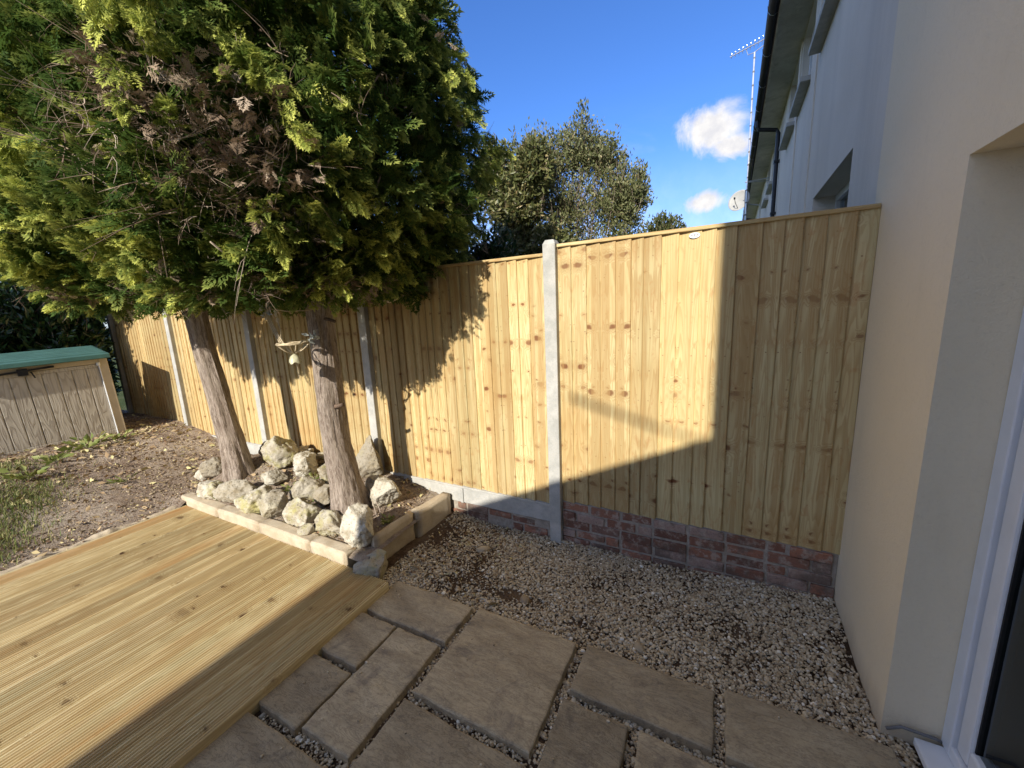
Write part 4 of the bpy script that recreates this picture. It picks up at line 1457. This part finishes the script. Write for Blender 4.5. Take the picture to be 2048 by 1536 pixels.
b = MB()
DY = 1.893
LZ = 2.244
b.box(WX, WX + 0.34, DY, 2.712, -0.05, 0.555)
b.add([(WX, DY, 0.555), (WX, 2.712, 0.555), (WX, 2.785, 0.60), (WX, 2.785, 7.0), (WX, DY, 7.0),
       (WX + .34, DY, 0.555), (WX + .34, 2.712, 0.555), (WX + .34, 2.785, 0.60), (WX + .34, 2.785, 7.0), (WX + .34, DY, 7.0)],
      [(0, 1, 2, 3, 4)[::-1], (5, 6, 7, 8, 9), (0, 5, 6, 1)[::-1], (1, 6, 7, 2)[::-1], (2, 7, 8, 3)[::-1], (3, 8, 9, 4)[::-1], (4, 9, 5, 0)[::-1]])
b.box(WX, WX + 0.34, -2.6, DY, LZ, 7.0)
b.box(WX, WX + 0.34, -2.6, -0.9, -0.05, LZ)
hpart(b.build('wall', M['cream'], None))
# rear wing behind the camera (its roof and corner throw the shade on fence and deck)
b = MB()
WY = -2.6
YB = -7.5
zE, zR = 2.945, 3.955
b.add([(-2.20, WY, -.1), (0.01, WY, -.1), (0.01, WY, zR), (-2.20, WY, zE), (-2.20, YB, -.1), (0.01, YB, -.1), (0.01, YB, zR), (-2.20, YB, zE)],
      [(0, 1, 2, 3), (5, 4, 7, 6), (4, 0, 3, 7), (1, 5, 6, 2), (0, 4, 5, 1)])
hpart(b.build('side_extension', M['cream'], None))
b = MB()
b.add([(-2.262, WY + .03, zE - .02), (0.006, WY + .03, zR + .01), (0.006, WY + .03, zR + .06), (-2.262, WY + .03, zE + .03), (-2.262, YB, zE - .02), (0.006, YB, zR + .01), (0.006, YB, zR + .06), (-2.262, YB, zE + .03)],
      [(0, 1, 2, 3), (5, 4, 7, 6), (4, 0, 3, 7), (1, 5, 6, 2), (0, 4, 5, 1), (3, 2, 6, 7)])
hpart(b.build('extension_roof', M['roof'], None))
b = MB()
b.box(-0.012, 5.0, YB, WY, -0.1, 7.2)
hpart(b.build('rear_wing', M['cream'], None))
b = MB()
b.tube([(0.02, -7.0, 6.52), (-0.35, -7.0, 6.60), (-0.95, -7.0, 6.77)], [0.010, 0.014, 0.021], 8)  # unseen arm, added for the faint slanting shadow it casts on the fence
hpart(b.build('shadow_arm', M['black'], None))
# patio door
FX = 0.862
b = MB()
b.box(FX, FX + 0.07, DY - 0.062, DY - 0.001, 0.055, LZ - 0.001)
b.box(FX, FX + 0.07, -0.9, DY - 0.062, LZ - 0.062, LZ - 0.001)
b.box(FX, FX + 0.07, -0.9, DY - 0.062, 0.055, 0.105)
fr = hpart(b.build('door_frame', M['white'], None, 0.005))
b = MB()
y1 = DY - 0.072
b.box(FX + 0.012, FX + 0.062, y1 - 0.070, y1, 0.112, LZ - 0.07)
b.box(FX + 0.012, FX + 0.062, -0.9, y1 - 0.070, LZ - 0.14, LZ - 0.07)
b.box(FX + 0.012, FX + 0.062, -0.9, y1 - 0.070, 0.112, 0.185)
hpart(b.build('door_sash', M['white'], None, 0.008))
b = MB()
b.box(FX + 0.025, FX + 0.05, DY - 0.072, DY - 0.062, 0.105, LZ - 0.062)
b.box(FX + 0.025, FX + 0.05, -0.9, y1, 0.105, 0.112)
b.box(FX + 0.025, FX + 0.05, y1 - 0.078, y1 - 0.070, 0.185, LZ - 0.14)
hpart(b.build('door_seal', M['seal'], None))
b = MB()
b.box(FX + 0.034, FX + 0.040, -0.9, y1 - 0.07, 0.185, LZ - 0.14)
hpart(b.build('door_glass', M['glass'], None))
b = MB()
b.box(FX - 0.085, FX + 0.07, -0.9, DY - 0.022, 0.02, 0.054)
hpart(b.build('door_sill', M['white'], None, 0.006))
b = MB()
b.box(1.03, 4.0, -2.6, 2.6, 0.0, 0.04)
b.box(3.9, 4.0, -2.6, 2.6, 0.04, 0.5)  # far wall kept low, an added opening that lets skylight onto the curtain
b.box(1.03, 3.9, 2.5, 2.6, 0.04, 2.6)
b.box(1.03, 3.9, -2.6, -2.5, 0.04, 2.6)
b.box(1.03, 4.0, -2.6, 2.6, 2.6, 2.66)
hpart(b.build('room_interior', M['room'], None))
# curtain folds just inside the glass
V, F = [], []
n = 60
for j, z in enumerate((0.15, 2.2)):
    for i in range(n):
        yy = 2.30 - i * 0.036
        V.append((1.06 + 0.022 * math.sin(i * 1.1), yy + (0.03 if j else -0.14), z))
F = np.array([(i, i + 1, n + i + 1, n + i) for i in range(n - 1)])
hpart(npmesh('curtain', np.array(V), F, M['curtain'], None, True))
# grey cable by the door foot
b = MB()
b.tube([(0.70, 1.885, 0.035), (0.74, 1.875, 0.075), (0.80, 1.87, 0.078), (0.845, 1.875, 0.072), (0.86, 1.880, 0.06)], 0.006, 8)
o = b.build('cable', M['cable'], None, 0, True)
tag(o, 'grey cable bending from the gravel to the door sill at the wall foot', 'cable')

# ---------------------------------------------------------------- neighbour's terrace
NY0, NX0, NROT = 2.80, 0.70, math.atan(0.024)
nb = empty('pale_grey_terrace', (NX0, NY0, 0), -NROT)
tag(nb, 'pale grey rendered terrace beyond the fence with black gutter and white sills', 'house')


def npart(o, par=nb):
    o.parent = par
    return o


EZ = 5.08
LEN = 26.0
ops = [(0.68, 2.14, 0.9, 2.76, 0.20, 'lower')] + [(a, c, 4.22, EZ - 0.03, 0.10, 'upper') for a, c in ((1.45, 2.45), (3.05, 3.98), (4.33, 5.28), (7.4, 8.3), (8.9, 9.8), (12.2, 13.1))] + [(6.9, 7.9, 1.2, 2.6, .15, 'lower')]


def wall_open(length, h, ops):
    ys = sorted(set([0, length] + [o_[0] for o_ in ops] + [o_[1] for o_ in ops]))
    zs = sorted(set([-0.1, h] + [o_[2] for o_ in ops] + [o_[3] for o_ in ops]))
    b = MB()
    for i in range(len(ys) - 1):
        for j in range(len(zs) - 1):
            ym, zm = (ys[i] + ys[i + 1]) / 2, (zs[j] + zs[j + 1]) / 2
            if any(o_[0] < ym < o_[1] and o_[2] < zm < o_[3] for o_ in ops):
                continue
            b.quad((0, ys[i], zs[j]), (0, ys[i], zs[j + 1]), (0, ys[i + 1], zs[j + 1]), (0, ys[i + 1], zs[j]))
    for (y0, y1, z0, z1, d, _) in ops:
        b.quad((0, y0, z0), (d, y0, z0), (d, y0, z1), (0, y0, z1))
        b.quad((0, y1, z0), (0, y1, z1), (d, y1, z1), (d, y1, z0))
        b.quad((0, y0, z1), (d, y0, z1), (d, y1, z1), (0, y1, z1))
        b.quad((0, y0, z0), (0, y1, z0), (d, y1, z0), (d, y0, z0))
    # ends and thickness
    b.quad((0, 0, -.1), (0.25, 0, -.1), (0.25, 0, h), (0, 0, h))
    b.quad((0, length, -.1), (0, length, h), (6, length, h), (6, length, -.1))
    return b


npart(wall_open(LEN, EZ, ops).build('wall', M['grey_render'], None))
for (y0, y1, z0, z1, d, kind) in ops:
    f = MB()
    t_ = 0.06
    f.box(d - 0.03, d + 0.03, y0, y0 + t_, z0, z1)
    f.box(d - 0.03, d + 0.03, y1 - t_, y1, z0, z1)
    f.box(d - 0.03, d + 0.03, y0 + t_, y1 - t_, z1 - t_, z1)
    f.box(d - 0.03, d + 0.03, y0 + t_, y1 - t_, z0, z0 + t_)
    if kind == 'lower':
        f.box(d - 0.025, d + 0.025, (y0 + y1) / 2 - 0.03, (y0 + y1) / 2 + 0.03, z0 + t_, z1 - t_)
        f.box(d - 0.022, d + 0.022, y0 + t_, y1 - t_, z1 - 0.42, z1 - 0.37)
    w_ = npart(f.build('window', M['white'], None, 0.004))
    g = MB()
    g.box(d + 0.002, d + 0.008, y0 + t_, y1 - t_, z0 + t_, z1 - t_)
    npart(g.build('pane', M['glass'], None), w_)
    g = MB()
    g.box(d + 0.03, d + 0.9, y0 - .3, y1 + .3, z0 - .3, z1 + .02)
    npart(g.build('dark_room', M['room'], None), w_)
    if kind == 'upper':
        s_ = MB()
        s_.box(-0.10, d - 0.03, y0 - 0.04, y1 + 0.04, z0 - 0.055, z0 - 0.002)
        npart(s_.build('sill', M['concrete'], None, 0.006), w_)
# soffit, gutter, roof
b = MB()
b.box(-0.30, 0.0, 0.0, LEN, EZ, EZ + 0.03)
b.box(-0.325, -0.301, 0.0, LEN, EZ - 0.02, EZ + 0.15)
npart(b.build('soffit', M['soffit'], None))
b = MB()
prof = [(-0.435, EZ + 0.10), (-0.43, EZ + 0.05), (-0.405, EZ + 0.012), (-0.37, EZ - 0.002), (-0.34, EZ + 0.015), (-0.328, EZ + 0.06), (-0.328, EZ + 0.10)]
n = len(prof)
Vg = [(x, y, z) for y in (0.0, LEN) for (x, z) in prof]
Fg = [(i, i + 1, n + i + 1, n + i) for i in range(n - 1)]
Vg2 = [(x * 0.985 - 0.006, y, z + 0.006) for y in (0.0, LEN) for (x, z) in prof]
b.add(Vg, Fg)
for yb in np.arange(0.6, LEN, 0.9):
    b.add([(x * 1.004 + (-0.004), y, z - 0.004) for y in (yb, yb + 0.03) for (x, z) in prof], Fg)
gt = npart(b.build('gutter', M['black'], None, 0, True))
so_ = gt.modifiers.new('solid', 'SOLIDIFY')
so_.thickness = 0.004
b = MB()
b.add([(-0.40, 0, EZ + 0.13), (-0.40, LEN, EZ + 0.13), (4.0, LEN, EZ + 3.2), (4.0, 0, EZ + 3.2), (8.4, LEN, EZ + .13), (8.4, 0, EZ + .13)], [(0, 1, 2, 3)[::-1], (3, 2, 4, 5)[::-1]])
rf = npart(b.build('roof', M['roof'], None))
so_ = rf.modifiers.new('solid', 'SOLIDIFY')
so_.thickness = 0.05
for (yy, off) in ((6.45, 0.0), (15.5, 0.0)):
    b = MB()
    b.tube([(-0.385, yy, EZ + 0.0), (-0.385, yy, EZ - 0.10), (-0.36, yy, EZ - 0.15), (-0.08, yy, EZ - 0.22), (-0.05, yy, EZ - 0.28), (-0.05, yy, EZ - 0.6), (-0.05, yy, 0.0)], 0.035, 12)
    for zc in (4.3, 3.4, 2.5, 1.6):
        b.box(-0.093, -0.002, yy - 0.05, yy + 0.05, zc, zc + 0.04)
    npart(b.build('downpipe', M['black'], None, 0, False))
# vertical render band beside the windows
b = MB()
b.box(-0.012, -0.001, 2.62, 2.95, -0.1, EZ - 0.001)
b.box(-0.014, -0.001, 4.06, 4.22, -0.1, EZ - 0.001)
npart(b.build('render_strip', M['grey_render'], None))

# TV aerial on a mast bracketed to the terrace
AX, AY = 0.475, 12.0
ae = empty('tv_aerial', (AX, AY, 3.0))
tag(ae, 'tall banded aerial mast with a pointed rake of elements beside the black gutter', 'aerial')
b = MB()
b.tube([(0, 0, 0.2), (-0.01, 0, 2.6), (-0.02, 0, 4.55)], 0.022, 10)
mo = b.build('mast', M['steel'], ae)
for k in range(15):
    z = 0.35 + k * 0.29
    b = MB()
    b.tube([(-0.004 * k / 3, 0, z), (-0.004 * k / 3, 0, z + 0.035)], 0.0245, 10)
    b.build('mast_band', M['cable'], ae)
b = MB()
d = np.array([-0.86, 0.0, -0.20])
h0 = np.array([0.33, 0, 4.80])
b.tube([h0, h0 + d], 0.011, 8)
for k in range(11):
    p = h0 + d * (0.06 + 0.9 * k / 10)
    L = 0.19 - 0.008 * k
    b.tube([p + np.array([0, -L, 0]), p + np.array([0, L, 0])], 0.006, 6)
    b.tube([p + np.array([-.01, -.02, -0.03]), p + np.array([.01, .02, 0.03])], 0.008, 6)
b.build('aerial_boom', M['steel'], ae)
b = MB()
b.tube([h0 + d * 0.12 + np.array([0, 0, -.01]), h0 + d * 0.2 + np.array([0, 0, -.12]), (-0.02, 0, 4.55), h0 + d * 0.56 + np.array([0, 0, -.16]), h0 + d * 0.62], 0.009, 8)
for q in ((0.02, 0.25), (0.02, -0.2), (0.0, 0.08)):
    b.tube([h0 + d * q[0], h0 + d * q[0] + np.array([0.08, q[1], -0.13])], 0.006, 6)
b.build('aerial_bracket', M['steel'], ae)
for z in (0.72, 1.72):
    b = MB()
    b.tube([(-0.06, 0, z), (0.46, 0, z + 0.02)], 0.014, 6)
    b.tube([(-0.03, 0.0, z - .003), (0.46, 0.25, z + .01)], 0.010, 6)
    b.build('wall_bracket', M['steel'], ae)
# satellite dish
di = empty('satellite_dish', (0.345, 12.6, 4.42))
di.rotation_euler = (R(76), 0, R(-28))
tag(di, 'grey oval satellite dish beside the foot of the aerial mast', 'satellite dish')
b = MB()
prof = [(0.0, 0.0), (0.08, 0.005), (0.16, 0.02), (0.23, 0.045), (0.27, 0.062), (0.272, 0.056), (0.23, 0.036), (0.16, 0.010), (0.08, -0.004), (0.0, -0.01)]
b.lathe(prof, 32)
do = b.build('dish', M['dish'], di, 0, True)
b = MB()
b.tube([(0, -0.20, 0.03), (0, -0.12, 0.20), (0, -0.03, 0.28)], 0.007, 8)
b.tube([(0, -0.05, 0.26), (0, -0.01, 0.29)], 0.020, 10)
b.build('feed_arm', M['black'], di)
b = MB()
b.tube([(0, 0, -0.005), (0.06, -0.04, -0.15), (0.40, -0.1, -0.28)], 0.018, 8)
b.build('mount', M['steel'], di)

# ---------------------------------------------------------------- storage box
bx = empty('storage_box', (-7.28, 0.70, 0.36))
bx.rotation_euler = (R(2.0), 0, R(-7.0))
tag(bx, 'beige wood-effect plastic storage box with a ribbed green lid and black latch bar', 'storage box')
BW, BD, BH = 1.42, 0.78, 1.04
b = MB()
b.box(-BD, -0.03, 0.0, BW, 0.0, BH)
b.box(-0.03, 0.0, 0.0, 0.085, 0.0, BH)
b.box(-0.03, 0.0, BW - 0.085, BW, 0.0, BH)
b.box(-0.03, 0.0, 0.085, BW - 0.085, BH - 0.06, BH)
b.build('body', M['boxframe'], bx, 0.006)
for k in range(2):
    b = MB()
    y0 = 0.09 + k * 0.62
    for q in range(5):
        b.box(-0.028, -0.006, y0 + q * 0.124 + 0.004, y0 + q * 0.124 + 0.119, 0.09, BH - 0.11)
    b.box(-0.028, -0.016, y0 + .002, y0 + 0.618, 0.02, BH - 0.065)
    b.box(-0.016, -0.004, y0 + .002, y0 + 0.618, 0.015, 0.088)
    b.box(-0.016, -0.004, y0 + .002, y0 + 0.618, BH - 0.108, BH - 0.065)
    b.build('door', M['boxpanel'], bx, 0.004)
b = MB()
Lx0, Lx1 = -BD - 0.03, 0.07
b.add([(Lx1, -0.03, BH + .002), (Lx1, BW + 0.03, BH + .002), (Lx1 - .01, BW + 0.03, BH + 0.06), (Lx1 - .01, -0.03, BH + 0.06), (Lx0, -0.03, BH + .002), (Lx0, BW + .03, BH + .002), (Lx0, BW + .03, BH + 0.15), (Lx0, -.03, BH + 0.15)],
      [(0, 1, 2, 3), (5, 4, 7, 6), (3, 2, 6, 7), (4, 0, 3, 7), (1, 5, 6, 2), (0, 4, 5, 1)])
for q in range(6):
    f0 = 0.10 + q * 0.145
    xa, xb_ = Lx1 - 0.01 + (Lx0 - Lx1 + .01) * f0, Lx1 - 0.01 + (Lx0 - Lx1 + .01) * (f0 + 0.07)
    za, zb_ = BH + 0.06 + 0.09 * f0, BH + 0.06 + 0.09 * (f0 + 0.07)
    b.add([(xa, -0.01, za + .001), (xa, BW + .01, za + .001), (xb_, BW + .01, zb_ + .001), (xb_, -.01, zb_ + .001), (xa - .01, 0, za + .018), (xa - .01, BW, za + .018), (xb_ + .01, BW, zb_ + .016), (xb_ + .01, 0, zb_ + .016)],
          [(0, 1, 5, 4), (1, 2, 6, 5), (2, 3, 7, 6), (3, 0, 4, 7), (4, 5, 6, 7)])
b.build('lid', M['lid'], bx, 0.008)
b = MB()
b.tube([(0.03, 0.42, BH - 0.065), (0.03, 0.95, BH - 0.03)], 0.013, 8)
b.box(-0.004, 0.04, 0.66, 0.74, BH - 0.10, BH - 0.02)
b.tube([(0.03, 0.76, BH - .06), (0.035, 0.78, BH - .14)], 0.008, 6)
lt = b.build('latch_bar', M['black'], bx, 0.003)
b = MB()
b.tube([(0.002, BW - 0.088, 0.02), (0.002, BW - 0.088, BH - 0.08)], 0.007, 8)
b.tube([(0.004, BW - 0.092, BH - 0.085), (0.004, BW - 0.092, BH - 0.045)], 0.018, 10)
b.build('hinge_rod', M['white'], bx)

# ---------------------------------------------------------------- hanging wire ornament
OX, OY, OZ = -2.60, 1.70, 1.66
og = empty('wire_ornament', (OX, OY, OZ))
tag(og, 'hanging wire basket ornament with metal leaves and a flower bell beside the right-hand trunk', 'garden ornament')
b = MB()
ring = [(0.10 * math.cos(t), 0.10 * math.sin(t), 0.0) for t in np.linspace(0, 2 * math.pi, 29)]
b.tube(ring, 0.004, 6, False)
for q in range(3):
    rr_ = 0.1 - 0.004 * q
    b.tube([(rr_ * math.cos(t) , rr_ * math.sin(t), 0.006 + 0.004 * math.sin(t * 7 + q * 2)) for t in np.linspace(0, 2 * math.pi, 50)], 0.0042, 6, False)
for q in range(8):
    t = q * math.pi / 4
    b.tube([(0.10 * math.cos(t) * f, 0.10 * math.sin(t) * f, -0.062 * (1 - f ** 2)) for f in np.linspace(1, 0, 8)], 0.0036, 6, False)
b.build('wire_basket', M['wire'], og)
b = MB()
for off in (-0.004, 0.008, 0.020):
    b.tube([(-0.098 - 0.125 * math.sin(t * 1.45) + off, -0.02 + off * 0.3, 0.24 * t + off * .2) for t in np.linspace(-0.05, 1, 14)], 0.0046, 6, False)
b.tube([(-0.09, -0.02, 0.05), (-0.075, -0.025, 0.10), (-0.09, -0.025, 0.16), (-0.10, -0.02, 0.22)], 0.0040, 6, False)
b.tube([(-0.10 + 0.018 * (1 - s / 14) * math.cos(s), -0.02, 0.165 + 0.018 * (1 - s / 14) * math.sin(s)) for s in np.linspace(0, 13, 40)], 0.0036, 5, False)
b.tube([(-0.225 + 0.02 * (1 - s / 14) * math.cos(s), -0.02, 0.185 + 0.02 * (1 - s / 14) * math.sin(s)) for s in np.linspace(0, 13, 40)], 0.0036, 5, False)
b.tube([(-0.19, -0.02, 0.25), (-0.06, 0.03, 0.225), (0.02, 0.10, 0.225), (0.0, 0.25, 0.24)], 0.0034, 5, False)
b.build('wire_hanger', M['wire'], og)
r = np.random.RandomState(3)
P, Nn = [], []
for c, nleaf in (((-0.20, -0.02, 0.245), 30), ((0.10, 0.06, 0.03), 22)):
    P.append(np.array(c) + r.normal(0, 0.022, (nleaf, 3)))
    Nn.append(r.normal(0, 1, (nleaf, 3)) + np.array([0, 0, .3]))
P, Nn = np.concatenate(P), np.concatenate(Nn)
leaf_cloud('metal_leaves', P, Nn, np.full(len(P), 0.052), np.full(len(P), 0.011), r.rand(len(P)), M['leaflet_metal'], og)
b = MB()
k = 30
V, F = [], []
pr_ = [(0.004, -0.062), (0.010, -0.070), (0.026, -0.084), (0.034, -0.105), (0.038, -0.122)]
for i, (ra, z) in enumerate(pr_):
    for j in range(k):
        t = 2 * math.pi * j / k
        pet = 0.5 + 0.5 * math.cos(5 * t)
        V.append((ra * math.cos(t) * (1 + .12 * pet * i / 4), ra * math.sin(t) * (1 + .12 * pet * i / 4), z - (0.014 * pet if i == 4 else 0)))
for i in range(len(pr_) - 1):
    for j in range(k):
        F.append((i * k + j, i * k + (j + 1) % k, (i + 1) * k + (j + 1) % k, (i + 1) * k + j))
b.add(V, F)
b.build('flower_bell', M['bell'], og, 0, True)
b = MB()
for q in range(13):
    z = -0.115 - q * 0.011
    x_ = 0.012 + 0.0009 * q
    b.tube([(x_, 0, z), (x_ + .001, 0, z - 0.007)], 0.0036 if q % 2 else 0.0026, 6)
b.build('chain', M['wire'], og)


# ---------------------------------------------------------------- weeds, grass, litter
def weed(x, y, z, s, nl, seed, label, spread=1.0):
    r = np.random.RandomState(seed)
    e = empty('weed', (x, y, z))
    tag(e, label, 'weed', 'self-sown weeds')
    th = r.uniform(0, 2 * math.pi, nl)
    d = np.column_stack([np.cos(th) * spread, np.sin(th) * spread, r.uniform(0.1, 0.8, nl)])
    P = d * s * r.uniform(0.1, 0.9, nl)[:, None]
    leaf_cloud('leaves', P, d, s * r.uniform(0.45, 0.9, nl), s * r.uniform(0.12, 0.22, nl), r.uniform(.2, 1, nl), M['weed'], e)
    b = MB()
    for i in range(nl):
        b.tube([(0, 0, -0.01), P[i] * 0.6, P[i]], 0.0016, 4, False)
    b.build('stalks', M['weed'], e)
    return e


weeds = [(-4.13, 1.76, 0.055, 22, 'green weed in front of the flat white stone'), (-3.80, 1.98, 0.05, 16, 'weed tuft in the middle of the rockery beside the small brown stone'),
         (-3.52, 2.08, 0.075, 20, 'leafy weed below the grey speckled stone'), (-3.42, 2.25, 0.08, 14, 'broad pale leaf weed between the grey speckled stone and the right-hand trunk'),
         (-2.30, 2.10, 0.06, 24, 'weed tuft on the soil beside the upright edging slab'), (-3.10, 1.96, 0.05, 16, 'weed beside the yellow lichened stone'),
         (-5.62, 1.55, 0.09, 16, 'small weed alone on the bare soil'), (-6.75, 1.62, 0.16, 26, 'largest leafy weed in front of the storage box'),
         (-6.55, 1.30, 0.13, 24, 'leafy weed left of the largest one before the storage box'), (-6.85, 1.95, 0.11, 20, 'weed at the right-hand corner of the storage box'),
         (-6.30, 1.05, 0.14, 26, 'dark leafy weed at the left edge before the storage box'), (-4.78, 2.32, 0.06, 14, 'weed behind the small cream stone left of the left-hand trunk')]
for i, (x, y, s, nl, lab) in enumerate(weeds):
    weed(x, y, float(gz(x, y)) + 0.01, s, nl, 400 + i, lab)

# loose trailing stems on the round stone
b = MB()
b.tube([(-2.62, 2.12, 0.20), (-2.66, 2.10, 0.40), (-2.68, 2.12, 0.52)], 0.004, 6)
b.tube([(-2.40, 2.08, 0.17), (-2.52, 2.15, 0.28), (-2.60, 2.16, 0.40), (-2.66, 2.14, 0.46), (-2.74, 2.13, 0.45)], 0.004, 6)
b.tube([(-2.36, 2.09, 0.17), (-2.44, 2.14, 0.25), (-2.53, 2.16, 0.36), (-2.57, 2.16, 0.44)], 0.0035, 6)
o = b.build('bare_stem', M['bark'], None, 0, True)
tag(o, 'thin dark bare stems lying over the round mottled stone', 'stems')

r = np.random.RandomState(15)
# grass patches on the left lawn edge
n = 5200
cl = np.array([(-5.3, 0.62), (-5.7, 0.75), (-6.1, 0.6), (-5.0, 0.42), (-5.9, 0.95), (-6.6, 0.9), (-5.2, 0.2), (-6.0, 0.1)])
ci = r.randint(0, len(cl), n)
gp = cl[ci] + r.normal(0, 0.17, (n, 2))
gp = gp[gp[:, 0] < -4.62]
n = len(gp)
base = np.column_stack([gp, gz(gp[:, 0], gp[:, 1])])
h = r.uniform(0.025, 0.075, n)
th = r.uniform(0, 6.28, n)
ln = np.column_stack([np.cos(th), np.sin(th)]) * (h * r.uniform(0.3, 1.1, n))[:, None]
wd = np.column_stack([-np.sin(th), np.cos(th), np.zeros(n)]) * 0.0028
mid = base + np.column_stack([ln * 0.35, h * 0.65])
tp = base + np.column_stack([ln, h])
V = np.stack([base - wd, base + wd, mid + wd * .8, mid - wd * .8, tp], axis=1).reshape(-1, 3)
i = np.arange(n) * 5
o = npmesh('grass', V, [np.column_stack([i, i + 1, i + 2, i + 3]), np.column_stack([i + 3, i + 2, i + 4])], M['grass'], None, attrs={'rnd': ('POINT', np.repeat(r.rand(n), 5))})
tag(o, 'sparse green grass growing in the bare soil left of the deck', 'grass', kind='stuff')
# fallen leaves and conifer debris
n = 6500
lp = np.column_stack([r.uniform(-8.2, -4.6, n), r.uniform(-0.3, 2.66, n)])
n2 = 2200
lp = np.concatenate([lp, np.column_stack([r.uniform(-4.5, -2.2, n2), r.uniform(1.74, 2.66, n2)]), np.column_stack([r.uniform(-2.05, -1.2, 500), r.uniform(1.8, 2.66, 500)])])
lp = np.concatenate([lp, np.column_stack([r.normal(-6.7, 0.35, 480), r.uniform(0.6, 2.6, 480)]), np.column_stack([r.normal(-5.7, 0.6, 140), r.uniform(1.5, 2.6, 140)])])
zz_ = np.where(lp[:, 0] < -2.15, gz(lp[:, 0], lp[:, 1]), gravz(lp[:, 0], lp[:, 1]) + 0.012) + r.uniform(0.004, 0.02, len(lp))
n = len(lp)
nn = np.column_stack([r.normal(0, 1, (n, 2)), r.normal(0, 0.22, n)])
big = r.rand(n) < np.where(np.arange(n) >= n - 620, 0.6, 0.06)
L = np.where(big, r.uniform(0.05, 0.09, n), r.uniform(0.012, 0.035, n))
o = leaf_cloud('leaf_litter', np.column_stack([lp, zz_]), nn, L, L * r.uniform(0.16, 0.3, n), np.where(big, r.uniform(.6, 1, n), r.rand(n)), M['litter'], None)
tag(o, 'dry fallen leaves and conifer debris on the soil', 'leaf litter', kind='stuff')
# small stones and clods on the soil
n = 3500
lp = np.column_stack([r.uniform(-7.0, -4.6, n), r.uniform(0.2, 2.6, n)])
lp = np.concatenate([lp, np.column_stack([r.uniform(-4.5, -2.2, 900), r.uniform(1.74, 2.66, 900)])])
n = len(lp)
o = scatter_pebbles('soil_crumbs', np.column_stack([lp, gz(lp[:, 0], lp[:, 1]) + 0.004]), np.clip(r.lognormal(math.log(0.006), 0.4, n), 0.003, 0.02), np.clip(r.normal(0.18, 0.15, n), 0, 1), M['pebble'], 19)
tag(o, 'small stones and clods on the bare soil', 'soil crumbs', kind='stuff')
